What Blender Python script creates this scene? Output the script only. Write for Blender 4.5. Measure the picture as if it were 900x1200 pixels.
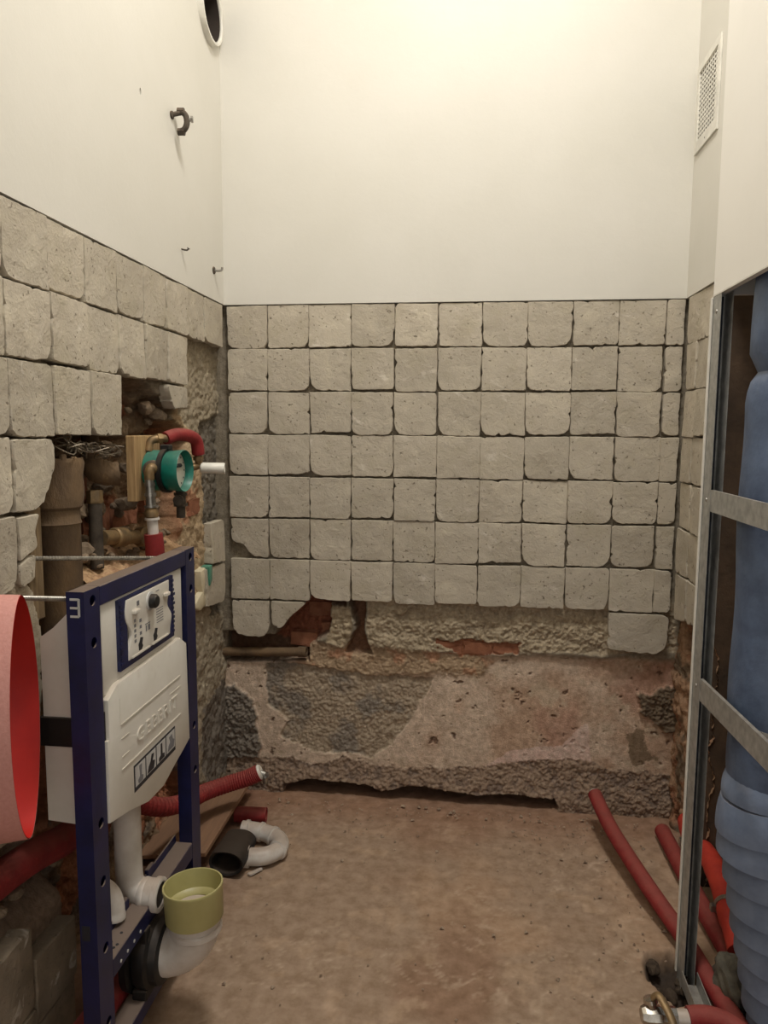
import bpy, bmesh, math, random
import numpy as np
from mathutils import Vector, Matrix, Euler

random.seed(7)
for o in list(bpy.data.objects): bpy.data.objects.remove(o)
scene = bpy.context.scene
COL = scene.collection

# ------------------------------------------------------------------ camera
F, YAW, PITCH, ROLL, CAMZ = 860.0, 0.11859, 0.11107, 0.00616, 1.38
cy, sy, cp, sp = math.cos(YAW), math.sin(YAW), math.cos(PITCH), math.sin(PITCH)
fwd = Vector((-sy*cp, cy*cp, -sp)); rgt = Vector((cy, sy, 0)); upv = rgt.cross(fwd)
r2 = rgt*math.cos(ROLL) + upv*math.sin(ROLL); u2 = -rgt*math.sin(ROLL) + upv*math.cos(ROLL)
cd = bpy.data.cameras.new('camera'); cam = bpy.data.objects.new('camera', cd); COL.objects.link(cam)
M = Matrix((r2, u2, -fwd)).transposed().to_4x4(); M.translation = (0, 0, CAMZ)
cam.matrix_world = M
cd.sensor_fit = 'HORIZONTAL'; cd.sensor_width = 36; cd.lens = F/900*36; cd.clip_start = .02
scene.camera = cam

# ------------------------------------------------------------------ light
def lin(r, g, b):
    f = lambda c: c/12.92 if c <= .04045 else ((c+.055)/1.055)**2.4
    return (f(r/255), f(g/255), f(b/255), 1)
w = bpy.data.worlds.new('world'); scene.world = w; w.use_nodes = True
bg = w.node_tree.nodes['Background']; bg.inputs[0].default_value = (1.0, .965, .91, 1); bg.inputs[1].default_value = .74
LAMP = (0.05, 1.28, 3.82)
ld = bpy.data.lights.new('ceiling_light', 'AREA'); ld.shape = 'DISK'; ld.size = .50; ld.energy = 45.5; ld.color = (1.0, .972, .925)
lo = bpy.data.objects.new('ceiling_light', ld); COL.objects.link(lo); lo.location = (LAMP[0], LAMP[1], LAMP[2])
vs = scene.view_settings
vs.view_transform = 'Standard'; vs.look = 'None'; vs.gamma = 1; vs.exposure = 0.0; vs.use_curve_mapping = False

# ------------------------------------------------------------------ numbers of the place
D, XL, XR, ZT = 2.56, -.877, .688, 1.811       # back wall, left wall, right wall, top of the tile mortar
ZC = 3.90                                      # ceiling
XS, YS = .55, 1.83                             # shaft frame plane and its far end

# ------------------------------------------------------------------ numpy noise
_lat = {}
def _lattice(seed):
    if seed not in _lat: _lat[seed] = np.random.RandomState(seed).rand(256, 256)*2-1
    return _lat[seed]
def vnoise(x, y, seed):
    L = _lattice(seed); xi = np.floor(x).astype(int); yi = np.floor(y).astype(int)
    fx = x-xi; fy = y-yi; fx = fx*fx*(3-2*fx); fy = fy*fy*(3-2*fy)
    a = L[xi % 256, yi % 256]; b = L[(xi+1) % 256, yi % 256]; c = L[xi % 256, (yi+1) % 256]; d = L[(xi+1) % 256, (yi+1) % 256]
    return (a*(1-fx)+b*fx)*(1-fy)+(c*(1-fx)+d*fx)*fy
def fbm(x, y, freq, octv=4, seed=1, gain=.55):
    s = 0; a = 1; t = 0
    for k in range(octv):
        s = s+a*vnoise(x*freq+k*17.3, y*freq+k*9.1, seed+k); t += a; a *= gain; freq *= 2.03
    return s/t
def worley(x, y, freq, seed):
    R = np.random.RandomState(seed); jx = R.rand(256, 256); jy = R.rand(256, 256)
    x = x*freq; y = y*freq; xi = np.floor(x).astype(int); yi = np.floor(y).astype(int); best = np.full(x.shape, 9.0)
    for dx in (-1, 0, 1):
        for dy in (-1, 0, 1):
            cx = xi+dx+jx[(xi+dx) % 256, (yi+dy) % 256]; cyy = yi+dy+jy[(xi+dx) % 256, (yi+dy) % 256]
            best = np.minimum(best, (x-cx)**2+(y-cyy)**2)
    return np.sqrt(best)
def sdf(poly, u, v):
    p = np.array(poly, float); d2 = np.full(u.shape, 1e9); inside = np.zeros(u.shape, bool); n = len(p)
    for i in range(n):
        ax, ay = p[i]; bx, by = p[(i+1) % n]; ex, ey = bx-ax, by-ay
        t = np.clip(((u-ax)*ex+(v-ay)*ey)/(ex*ex+ey*ey+1e-12), 0, 1)
        d2 = np.minimum(d2, (u-ax-ex*t)**2+(v-ay-ey*t)**2)
        cr = ((ay > v) != (by > v)) & (u < (bx-ax)*(v-ay)/(by-ay+1e-12)+ax)
        inside ^= cr
    d = np.sqrt(d2); return np.where(inside, -d, d)
def sstep(a, b, x):
    t = np.clip((x-a)/(b-a), 0, 1); return t*t*(3-2*t)
def mask(poly, u, v, warp=.012, edge=.008, seed=5, wf=25):
    d = sdf(poly, u, v)+warp*fbm(u, v, wf, 5, seed, .68); return 1-sstep(-edge/2, edge/2, d)
def mix(a, b, m):
    if np.ndim(b) == 1 or isinstance(b, tuple): return a*(1-m[..., None])+np.array(b)[None, None, :3]*m[..., None]
    return a*(1-m)+b*m

# ------------------------------------------------------------------ materials
MATS = {}
def mat(name, c1, c2=None, scale=12, rough=.7, metal=0, bump=0, bscale=80, detail=5, c3=None, dust=0, dustc=(150, 125, 100), attr=None, coat=0, spec=.5, stretch=None, trans=0):
    m = bpy.data.materials.new(name); m.use_nodes = True; nt = m.node_tree; N = nt.nodes; Lk = nt.links
    b = N['Principled BSDF']; b.inputs['Roughness'].default_value = rough; b.inputs['Metallic'].default_value = metal
    b.inputs['Specular IOR Level'].default_value = spec
    if coat: b.inputs['Coat Weight'].default_value = coat
    geo = N.new('ShaderNodeNewGeometry')
    pos = geo.outputs['Position']
    if stretch:
        mp = N.new('ShaderNodeMapping'); mp.inputs['Scale'].default_value = stretch; Lk.new(pos, mp.inputs[0]); pos = mp.outputs[0]
    n1 = N.new('ShaderNodeTexNoise'); n1.inputs['Scale'].default_value = scale; n1.inputs['Detail'].default_value = detail; n1.inputs['Roughness'].default_value = .6
    Lk.new(pos, n1.inputs['Vector'])
    cr = N.new('ShaderNodeValToRGB'); e = cr.color_ramp.elements
    c2 = c2 or tuple(x*.9 for x in c1)
    e[0].position = .32; e[0].color = lin(*c2); e[1].position = .68; e[1].color = lin(*c1)
    if c3: q = cr.color_ramp.elements.new(.5); q.color = lin(*c3)
    Lk.new(n1.outputs[0], cr.inputs[0]); colout = cr.outputs[0]
    if attr:
        at = N.new('ShaderNodeAttribute'); at.attribute_name = attr
        mx = N.new('ShaderNodeMix'); mx.data_type = 'RGBA'; mx.blend_type = 'MULTIPLY'; mx.inputs[0].default_value = 1
        Lk.new(at.outputs['Color'], mx.inputs[6]); Lk.new(colout, mx.inputs[7]); colout = mx.outputs[2]
    if dust:
        sx = N.new('ShaderNodeSeparateXYZ'); Lk.new(geo.outputs['Normal'], sx.inputs[0])
        n3 = N.new('ShaderNodeTexNoise'); n3.inputs['Scale'].default_value = 35; n3.inputs['Detail'].default_value = 6; Lk.new(geo.outputs['Position'], n3.inputs['Vector'])
        ad = N.new('ShaderNodeMath'); ad.operation = 'MULTIPLY_ADD'; ad.inputs[1].default_value = 1.0; Lk.new(sx.outputs[2], ad.inputs[0]); Lk.new(n3.outputs[0], ad.inputs[2])
        mr = N.new('ShaderNodeMapRange'); mr.inputs[1].default_value = .75; mr.inputs[2].default_value = 1.35; mr.inputs[4].default_value = dust; Lk.new(ad.outputs[0], mr.inputs[0])
        mx2 = N.new('ShaderNodeMix'); mx2.data_type = 'RGBA'; Lk.new(mr.outputs[0], mx2.inputs[0]); Lk.new(colout, mx2.inputs[6]); mx2.inputs[7].default_value = lin(*dustc); colout = mx2.outputs[2]
    Lk.new(colout, b.inputs['Base Color'])
    if bump:
        n2 = N.new('ShaderNodeTexNoise'); n2.inputs['Scale'].default_value = bscale; n2.inputs['Detail'].default_value = 6; n2.inputs['Roughness'].default_value = .65
        Lk.new(pos, n2.inputs['Vector'])
        bp = N.new('ShaderNodeBump'); bp.inputs['Strength'].default_value = bump; bp.inputs['Distance'].default_value = .004
        Lk.new(n2.outputs[0], bp.inputs['Height']); Lk.new(bp.outputs[0], b.inputs['Normal'])
    MATS[name] = m
    return m
mat('paint', (217, 213, 203), (212, 208, 197), 3, .55, bump=.12, bscale=60)
mat('board_paint_lit', (240, 236, 228), (236, 232, 223), 3, .5, bump=.06, bscale=60)  # lighter than the wall paint: the board's stronger lamp light put into colour
mat('ceiling_paint', (236, 232, 222), None, 3, .7)
mat('masonry', (255, 255, 255), (206, 202, 196), 60, .95, bump=.9, bscale=190, attr='tone', spec=.2)
mat('floor_dust', (255, 255, 255), (214, 208, 200), 26, .93, bump=.45, bscale=70, attr='tone', spec=.25, detail=8)
mat('blue_steel', (22, 27, 76), (16, 20, 58), 18, .42, bump=.05, bscale=200, dust=.75, dustc=(140, 122, 104))
mat('blue_plastic', (26, 34, 84), (16, 20, 52), 60, .5, bump=.2, bscale=150)
mat('white_plastic', (228, 224, 214), (216, 211, 199), 9, .45, bump=.03, bscale=120, dust=.5, dustc=(170, 150, 128))
mat('white_pipe', (222, 217, 210), (196, 188, 178), 14, .4, dust=.55, dustc=(165, 140, 118))
mat('print_dark', (38, 38, 44), None, 20, .6)
mat('print_grey', (128, 128, 132), None, 20, .6)
mat('print_light', (206, 204, 200), None, 20, .6)
mat('cap_yellow', (188, 182, 126), (178, 171, 114), 12, .42, dust=.2)
mat('black_rubber', (24, 23, 22), (14, 14, 14), 30, .55, dust=.45, dustc=(90, 76, 64))
mat('galvanised', (184, 183, 178), (146, 145, 140), 42, .5, metal=.45, bump=.05, bscale=90, dust=.25)
mat('stud_inner', (44, 50, 60), (30, 33, 40), 30, .5, metal=.4)
mat('red_foam', (146, 38, 38), (122, 28, 29), 25, .75, bump=.3, bscale=160, dust=.3, dustc=(150, 100, 84))
mat('red_film', (206, 44, 34), (190, 34, 28), 10, .45)
mat('pink_film', (208, 150, 140), (198, 138, 128), 160, .7, bump=.2, bscale=220)
mat('orange_foam', (190, 58, 38), (168, 44, 32), 22, .7, bump=.2, bscale=120)
mat('blue_foam', (100, 116, 142), (58, 70, 94), 7, .6, bump=.55, bscale=30, dust=.25, dustc=(160, 160, 160))
mat('blue_tape', (124, 138, 162), (100, 114, 138), 14, .55, bump=.25, bscale=60, dust=.35, dustc=(158, 150, 146))
mat('old_iron', (122, 98, 70), (78, 60, 44), 14, .9, bump=.8, bscale=60, c3=(104, 84, 62), stretch=(1, 1, .55))
mat('dark_iron', (92, 82, 70), (58, 50, 42), 24, .8, metal=.2, bump=.5, bscale=90, dust=.5)
mat('brass', (156, 128, 88), (112, 94, 70), 40, .5, metal=.5, bump=.2, bscale=120)
mat('steel', (176, 172, 164), (130, 126, 118), 50, .32, metal=.85)
mat('chrome', (205, 200, 190), (160, 152, 140), 30, .2, metal=.95)
mat('green_plastic', (20, 122, 104), (14, 96, 84), 30, .4, bump=.1, bscale=90, dust=.25, dustc=(120, 128, 110))
mat('dial_white', (226, 222, 208), (206, 200, 184), 20, .4)
mat('wood', (190, 158, 112), (150, 118, 78), 16, .75, bump=.25, bscale=60, stretch=(9, 9, .6))
mat('plank', (150, 112, 82), (124, 90, 66), 10, .8, bump=.3, bscale=50, stretch=(6, .7, 6), dust=.4, dustc=(150, 120, 96))
mat('timber_old', (142, 120, 88), (104, 84, 60), 18, .9, bump=.4, bscale=60, stretch=(7, 7, .6))
mat('mortar', (198, 188, 168), (181, 171, 151), 9, .95, bump=.45, bscale=75, c3=(186, 176, 159), spec=.2, detail=8)
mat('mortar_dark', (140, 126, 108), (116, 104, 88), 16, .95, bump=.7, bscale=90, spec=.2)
mat('stone', (146, 130, 110), (108, 92, 76), 30, .95, bump=.7, bscale=120, spec=.2, dust=.4)
mat('crumb', (186, 166, 144), (120, 98, 80), 60, .95, spec=.2)
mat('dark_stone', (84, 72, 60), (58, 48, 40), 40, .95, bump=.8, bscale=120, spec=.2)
mat('brick', (158, 106, 80), (128, 82, 62), 26, .95, bump=.7, bscale=90, spec=.2, c3=(146, 98, 74))
mat('cream_glue', (226, 214, 184), (206, 194, 164), 30, .6, bump=.2)
mat('teal_glaze', (84, 146, 122), None, 20, .3)
mat('shaft_wall', (96, 76, 58), (66, 52, 40), 9, .95, bump=.8, bscale=50)
mat('duct_dark', (52, 42, 34), None, 9, .9)
mat('grey_fabric', (110, 104, 90), (74, 68, 58), 30, .85, bump=.5, bscale=60)
mat('wire', (140, 128, 110), (90, 80, 68), 60, .5, metal=.5)
mat('grille_white', (232, 228, 216), None, 20, .4)
mat('gypsum', (226, 222, 212), (210, 205, 194), 30, .9, bump=.3, bscale=90)

def mortar_mat(name, k=1.0):
    m = MATS[name]; nt = m.node_tree; N = nt.nodes; Lk = nt.links; b = N['Principled BSDF']
    src = b.inputs['Base Color'].links[0].from_socket; geo = N.new('ShaderNodeNewGeometry'); oi = N.new('ShaderNodeObjectInfo')
    mr = N.new('ShaderNodeMapRange'); mr.inputs[3].default_value = .90; mr.inputs[4].default_value = 1.06; Lk.new(oi.outputs['Random'], mr.inputs[0])
    vm = N.new('ShaderNodeVectorMath'); vm.operation = 'SCALE'; Lk.new(src, vm.inputs[0]); Lk.new(mr.outputs[0], vm.inputs['Scale'])
    col = vm.outputs[0]
    def noise(scale, detail, rough, dist=0, rot=None, sc=None):
        n = N.new('ShaderNodeTexNoise'); n.inputs['Scale'].default_value = scale; n.inputs['Detail'].default_value = detail; n.inputs['Roughness'].default_value = rough; n.inputs['Distortion'].default_value = dist
        if sc:
            mr_ = N.new('ShaderNodeMapping'); mr_.inputs['Rotation'].default_value = rot; Lk.new(geo.outputs['Position'], mr_.inputs[0]); va = N.new('ShaderNodeVectorMath'); va.operation = 'MULTIPLY_ADD'; va.inputs[1].default_value = sc; Lk.new(mr_.outputs[0], va.inputs[0]); rs2 = N.new('ShaderNodeVectorMath'); rs2.operation = 'SCALE'; rs2.inputs[0].default_value = (7, 11, 5); Lk.new(oi.outputs['Random'], rs2.inputs['Scale']); Lk.new(rs2.outputs[0], va.inputs[2]); Lk.new(va.outputs[0], n.inputs['Vector'])
        else: Lk.new(geo.outputs['Position'], n.inputs['Vector'])
        return n.outputs[0]
    def over(col, fac, lo_, hi_, amt, c):
        r = N.new('ShaderNodeMapRange'); r.inputs[1].default_value = lo_; r.inputs[2].default_value = hi_; r.inputs[4].default_value = amt; Lk.new(fac, r.inputs[0])
        x = N.new('ShaderNodeMix'); x.data_type = 'RGBA'; Lk.new(r.outputs[0], x.inputs[0]); Lk.new(col, x.inputs[6]); x.inputs[7].default_value = lin(*c); return x.outputs[2]
    scr = noise(20, 4, .6, .5, (.75, .85, .3), (1, 1, .20)); col = over(col, scr, .63, .72, .55, (222, 214, 200))
    pit = noise(95, 3, .5); col = over(col, pit, .36, .29, .70, (104, 94, 80)); blot = noise(5.5, 6, .65); col = over(col, blot, .56, .70, .35, (150, 138, 120))
    Lk.new(col, b.inputs['Base Color'])
    def madd(a, w, bsock=None):
        q = N.new('ShaderNodeMath'); q.operation = 'MULTIPLY_ADD'; q.inputs[1].default_value = w; Lk.new(a, q.inputs[0])
        if bsock is not None: Lk.new(bsock, q.inputs[2])
        else: q.inputs[2].default_value = 0
        return q.outputs[0]
    pr = N.new('ShaderNodeMapRange'); pr.inputs[1].default_value = .20; pr.inputs[2].default_value = .34; Lk.new(pit, pr.inputs[0])
    h_ = madd(noise(24, 5, .6, .4), 1.6, madd(noise(170, 4, .6), .35, madd(pr.outputs[0], .5, madd(scr, .6))))
    bp = N.new('ShaderNodeBump'); bp.inputs['Strength'].default_value = .75*k; bp.inputs['Distance'].default_value = .0045; Lk.new(h_, bp.inputs['Height']); Lk.new(bp.outputs[0], b.inputs['Normal'])
mortar_mat('mortar'); mortar_mat('mortar_dark')

# ------------------------------------------------------------------ mesh helpers
ORG = {}
class MB:
    def __init__(s): s.v = []; s.f = []
    def add(s, verts, faces):
        n = len(s.v); s.v += [tuple(p) for p in verts]; s.f += [tuple(i+n for i in f) for f in faces]; return s
    def bm(s, b):
        b.verts.ensure_lookup_table(); b.verts.index_update()
        s.add([v.co[:] for v in b.verts], [[v.index for v in f.verts] for f in b.faces]); b.free(); return s
    def box(s, x0, x1, y0, y1, z0, z1, bev=0, seg=1, M=None):
        b = bmesh.new(); bmesh.ops.create_cube(b, size=1)
        for v in b.verts: v.co = Vector(((x0+x1)/2+v.co.x*(x1-x0), (y0+y1)/2+v.co.y*(y1-y0), (z0+z1)/2+v.co.z*(z1-z0)))
        if bev: bmesh.ops.bevel(b, geom=list(b.edges), offset=bev, segments=seg, affect='EDGES', profile=.5)
        if M is not None: b.transform(M)
        return s.bm(b)
    def tube(s, path, rad, seg=16, caps=True, ellipse=1.0):
        P = [Vector(p) for p in path]; n = len(P); R = rad if hasattr(rad, '__len__') else [rad]*n
        T = [(P[min(i+1, n-1)]-P[max(i-1, 0)]).normalized() for i in range(n)]
        a = Vector((0, 0, 1)) if abs(T[0].z) < .9 else Vector((1, 0, 0)); u = T[0].cross(a).normalized()
        V = []; Fc = []
        for i in range(n):
            if i: u = (u-T[i]*u.dot(T[i])).normalized()
            wv = T[i].cross(u)
            for k in range(seg):
                t = 2*math.pi*k/seg; V.append(P[i]+u*(R[i]*math.cos(t))+wv*(R[i]*ellipse*math.sin(t)))
        for i in range(n-1):
            for k in range(seg):
                k2 = (k+1) % seg; Fc.append((i*seg+k, i*seg+k2, (i+1)*seg+k2, (i+1)*seg+k))
        if caps:
            Fc.append(tuple(range(seg))[::-1]); Fc.append(tuple((n-1)*seg+k for k in range(seg)))
        return s.add(V, Fc)
    def lathe(s, org, axis, prof, seg=32, closed=False):
        # prof: list of (along, radius); a hollow thing folds back on itself
        A = Vector(axis).normalized(); h = Vector((0, 0, 1)) if abs(A.z) < .9 else Vector((1, 0, 0)); u = A.cross(h).normalized(); wv = A.cross(u)
        V = []; Fc = []; n = len(prof)
        for (t, r) in prof:
            for k in range(seg):
                q = 2*math.pi*k/seg; V.append(Vector(org)+A*t+(u*math.cos(q)+wv*math.sin(q))*max(r, 1e-5))
        for i in range(n if closed else n-1):
            j = (i+1) % n
            for k in range(seg):
                k2 = (k+1) % seg; Fc.append((i*seg+k, j*seg+k, j*seg+k2, i*seg+k2))
        if not closed:
            if prof[0][1] > 1e-4: Fc.append(tuple(range(seg)))
            if prof[-1][1] > 1e-4: Fc.append(tuple((n-1)*seg+k for k in range(seg))[::-1])
        return s.add(V, Fc)
    def prism(s, poly, fn, d0, d1, bev=0):
        # poly in (u, v); fn(u, v, d) -> world
        b = bmesh.new(); n = len(poly)
        lo_ = [b.verts.new(fn(u, v, d0)) for u, v in poly]; hi = [b.verts.new(fn(u, v, d1)) for u, v in poly]
        b.faces.new(lo_[::-1]); top = b.faces.new(hi)
        for i in range(n): b.faces.new((lo_[i], lo_[(i+1) % n], hi[(i+1) % n], hi[i]))
        bmesh.ops.recalc_face_normals(b, faces=list(b.faces))
        if bev: bmesh.ops.bevel(b, geom=list(top.edges), offset=bev, segments=2, affect='EDGES', profile=.5)
        return s.bm(b)
    def plate(s, outer, holes, fn, d0, d1):
        # flat sheet of some thickness with real holes
        b = bmesh.new(); loops = [outer]+holes; es = []
        for lp in loops:
            vs_ = [b.verts.new(fn(u, v, d0)) for u, v in lp]
            es += [b.edges.new((vs_[i], vs_[(i+1) % len(vs_)])) for i in range(len(vs_))]
        r = bmesh.ops.triangle_fill(b, edges=es, use_beauty=True, use_dissolve=False)
        fs = [g for g in r['geom'] if isinstance(g, bmesh.types.BMFace)]
        off = Vector(fn(0, 0, d1))-Vector(fn(0, 0, d0))
        e = bmesh.ops.extrude_face_region(b, geom=fs)
        for g in e['geom']:
            if isinstance(g, bmesh.types.BMVert): g.co += off
        bmesh.ops.recalc_face_normals(b, faces=list(b.faces))
        return s.bm(b)
    def build(s, name, m, parent=None, smooth=35, **kw):
        me = bpy.data.meshes.new(name)
        V = np.array(s.v, float); c = (V.min(0)+V.max(0))/2; c[2] = V[:, 2].min()
        me.from_pydata((V-c).tolist(), [], s.f); me.update()
        if kw.pop('recalc', False):
            b = bmesh.new(); b.from_mesh(me); bmesh.ops.recalc_face_normals(b, faces=list(b.faces)); b.to_mesh(me); b.free()
        if smooth:
            me.polygons.foreach_set('use_smooth', [True]*len(me.polygons)); me.set_sharp_from_angle(angle=math.radians(smooth))
        me.materials.append(MATS[m])
        o = bpy.data.objects.new(name, me); COL.objects.link(o); put(o, Vector(c), parent); tag(o, **kw)
        return o
def put(o, world, parent=None):
    ORG[o.name] = Vector(world)
    if parent is not None:
        o.parent = parent; o.location = Vector(world)-ORG[parent.name]
    else: o.location = world
def tag(o, label=None, cat=None, group=None, kind=None):
    if label: o['label'] = label
    if cat: o['category'] = cat
    if group: o['group'] = group
    if kind: o['kind'] = kind
def empty(name, loc, **kw):
    o = bpy.data.objects.new(name, None); COL.objects.link(o); o.empty_display_size = .05; put(o, Vector(loc)); tag(o, **kw); return o
def spline(pts, n=8):
    P = [Vector(p) for p in pts]; out = []
    for i in range(len(P)-1):
        p0 = P[max(i-1, 0)]; p1 = P[i]; p2 = P[i+1]; p3 = P[min(i+2, len(P)-1)]
        for k in range(n):
            t = k/n; out.append(.5*((2*p1)+(p2-p0)*t+(2*p0-5*p1+4*p2-p3)*t*t+(3*p1-p0-3*p2+p3)*t**3))
    return out+[P[-1]]
def circle(cu, cv, r, n=24, ru=None): return [(cu+(ru or r)*math.cos(2*math.pi*k/n), cv+r*math.sin(2*math.pi*k/n)) for k in range(n)]
# wall frames: (u, v, d) with d = how far the point stands out of the wall's face into the room
def BK(u, v, d): return (u, D-d, v)
def LF(u, v, d): return (XL+d, u, v)
def RT(u, v, d): return (XR-d, u, v)

# ------------------------------------------------------------------ height fields
def field(name, us, vs_, depth, tone, fn, m, parent=None, **kw):
    nu, nv = len(us), len(vs_)
    U, V = np.meshgrid(us, vs_, indexing='ij')
    pts = np.array(fn(U, V, -depth)); pts = np.stack([np.broadcast_to(p, U.shape) for p in pts], -1).reshape(-1, 3)
    i = np.arange(nu-1)[:, None]; j = np.arange(nv-1)[None, :]; a = i*nv+j
    Fq = np.stack([a, a+nv, a+nv+1, a+1], -1).reshape(-1, 4)
    me = bpy.data.meshes.new(name); me.from_pydata(pts.tolist(), [], Fq.tolist()); me.update()
    ca = me.color_attributes.new('tone', 'FLOAT_COLOR', 'POINT')
    rgba = np.ones((nu*nv, 4), np.float32); rgba[:, :3] = tone.reshape(-1, 3); ca.data.foreach_set('color', rgba.ravel())
    me.polygons.foreach_set('use_smooth', [True]*len(me.polygons))
    me.materials.append(MATS[m]); o = bpy.data.objects.new(name, me); COL.objects.link(o); put(o, Vector((0, 0, 0)), parent); tag(o, **kw)
    return o
def L3(*c): return np.array(lin(*c)[:3])

# ================================================================== SETTING
# ---- floor
xs = np.concatenate([np.linspace(-1.12, 1.12, 260)]); ys = np.concatenate([np.linspace(-.6, .9, 40)[:-1], np.linspace(.9, 2.72, 230)])
U, V = np.meshgrid(xs, ys, indexing='ij')
h = .0045*fbm(U, V, 2.2, 5, 11)+.0012*fbm(U, V, 30, 3, 21)
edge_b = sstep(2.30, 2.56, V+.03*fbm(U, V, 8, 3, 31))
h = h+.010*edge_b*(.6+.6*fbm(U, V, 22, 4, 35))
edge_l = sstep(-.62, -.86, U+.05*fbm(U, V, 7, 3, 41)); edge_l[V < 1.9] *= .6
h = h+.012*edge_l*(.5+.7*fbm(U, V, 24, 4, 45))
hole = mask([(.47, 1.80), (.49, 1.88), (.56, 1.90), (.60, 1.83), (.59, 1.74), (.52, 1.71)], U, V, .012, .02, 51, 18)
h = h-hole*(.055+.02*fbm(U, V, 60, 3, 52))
tone = np.zeros(U.shape+(3,))+L3(156, 133, 111)
tone = mix(tone, L3(166, 138, 112), sstep(-.1, .35, fbm(U, V, 3.1, 5, 61)))
tone = mix(tone, L3(144, 116, 94), sstep(.05, .5, fbm(U, V, 2.3, 4, 71)))
scf = np.abs(fbm(U+.12*fbm(U, V, 5, 3, 64), V+.12*fbm(U, V, 5, 3, 65), 13, 4, 66)); tone = mix(tone, L3(186, 164, 140), .55*sstep(.07, .0, scf)*sstep(-.1, .25, fbm(U, V, 4, 3, 67))); h = h-.0012*sstep(.06, .0, scf)
tone = mix(tone, L3(176, 150, 124), .6*sstep(.18, .4, fbm(U, V, 19, 5, 81)))
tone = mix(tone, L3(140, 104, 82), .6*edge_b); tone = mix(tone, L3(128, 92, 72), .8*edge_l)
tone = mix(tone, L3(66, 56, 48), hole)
tone = np.clip(tone*np.array([1.23, 1.25, 1.30]), 0, .8)
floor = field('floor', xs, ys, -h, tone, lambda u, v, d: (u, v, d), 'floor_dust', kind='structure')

# ---- ceiling
ceil = MB().box(-1.2, 1.2, -.6, 2.75, ZC, ZC+.1).build('ceiling', 'ceiling_paint', kind='structure')

# ---- painted upper walls
PB = .0015
wall_back = MB().box(XL-.02, XR+.02, D-PB, D+.12, ZT+.003, ZC).build('wall_back', 'paint', kind='structure')
DUC = (2.452, 2.722); DUR = .088
wall_left = MB().plate([(-.6, ZT+.003), (D, ZT+.003), (D, ZC), (-.6, ZC)], [circle(DUC[0], DUC[1], DUR, 40), circle(1.93, 2.253, .009, 12, .005)], LF, PB, -.10).build('wall_left', 'paint', kind='structure', smooth=20)
GY0, GY1, GZ0, GZ1 = 2.322, 2.54, 2.250, 2.512
wall_right = MB().plate([(1.85, ZT+.003), (D, ZT+.003), (D, ZC), (1.85, ZC)], [[(GY0+.02, GZ0+.03), (GY1-.02, GZ0+.03), (GY1-.02, GZ1-.02), (GY0+.02, GZ1-.02)]], RT, PB, -.10).build('wall_right', 'paint', kind='structure', smooth=20)
MB().box(XR+.30, XR+.31, 2.3, 2.56, 2.2, 2.56).box(XR+.1005, XR+.31, 2.29, 2.30, 2.2, 2.56).box(XR+.1005, XR+.31, 2.56, 2.57, 2.2, 2.56).box(XR+.1005, XR+.31, 2.3, 2.56, 2.19, 2.2).box(XR+.1005, XR+.31, 2.3, 2.56, 2.56, 2.57).build('vent_duct', 'duct_dark', wall_right, smooth=0)

# ---- back wall masonry behind and below the mortar pads
us = np.arange(XL-.10, XR+.101, .0032); vz = np.concatenate([np.arange(0-.01, .79, .003), np.arange(.79, ZT+.012, .010)])
U, V = np.meshgrid(us, vz, indexing='ij')
n1 = fbm(U, V, 9, 5, 101); n2 = fbm(U, V, 34, 5, 111, .75); wl = worley(U, V, 110, 7); wl2 = worley(U, V, 78, 8)
dep = .026+.004*n2
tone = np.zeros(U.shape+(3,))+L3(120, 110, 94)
low = V < .80
# smooth render of the lower wall
sm = 1-sstep(.555, .60, V+.012*n1)
dep = mix(dep, .046+.005*n1+.0008*n2, sm)
tone = mix(tone, L3(178, 158, 138), sm)
tone = mix(tone, L3(162, 136, 114), sm*sstep(-.15, .3, fbm(U, V, 5, 4, 121)))
tone = mix(tone, L3(156, 118, 100), sm*.6*sstep(.0, .5, fbm(U+3, V, 4.2, 4, 122))*sstep(-.3, .0, U))
tone = mix(tone, L3(170, 152, 130), sm*.7*sstep(.25, .5, fbm(U, V, 12, 4, 123)))
# specks
sp_ = sstep(.50, .60, fbm(U, V, 45, 3, 124))*sm; dep = dep+.006*sp_; tone = mix(tone, L3(98, 74, 60), sp_*.8)
pk = mask([(.428, .343), (.455, .177), (.225, .163), (.074, .153), (.163, .223), (.342, .25)], U, V, .012, .004, 131)
tone = mix(tone, L3(186, 158, 144), pk)
# ragged gravelly band under the pads
bd = mask([(-.365, .80), (.70, .80), (.72, .62), (.482, .602), (.213, .594), (.034, .611), (-.026, .593), (-.24, .568), (-.364, .588)], U, V, .016, .012, 141)
dep = mix(dep, .028+.014*n2+.008*n1+.006*wl2, bd); tone = mix(tone, L3(152, 137, 114), bd)
tone = mix(tone, L3(126, 112, 94), bd*.7*sstep(.0, .4, n2))
up = sstep(.752, .765, V); dep = mix(dep, .026+.004*n2, up)
# orange crumble and brick line
og = mask([(-.70, .60), (-.364, .585), (-.026, .577), (.10, .56), (.05, .50), (-.25, .49), (-.395, .465), (-.585, .504)], U, V, .02, .03, 151)
dep = mix(dep, .040+.010*n2+.004*wl2, og); tone = mix(tone, L3(150, 128, 103), og); tone = mix(tone, L3(152, 112, 86), og*.8*sstep(.05, .35, fbm(U, V, 16, 4, 152)))
# bricks' bed
bb = mask([(-.12, .622), (-.012, .630), (.18, .625), (.18, .585), (-.025, .570)], U, V, .018, .008, 153)
dep = mix(dep, .044+.006*n2, bb); tone = mix(tone, L3(140, 92, 66), bb)
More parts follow.
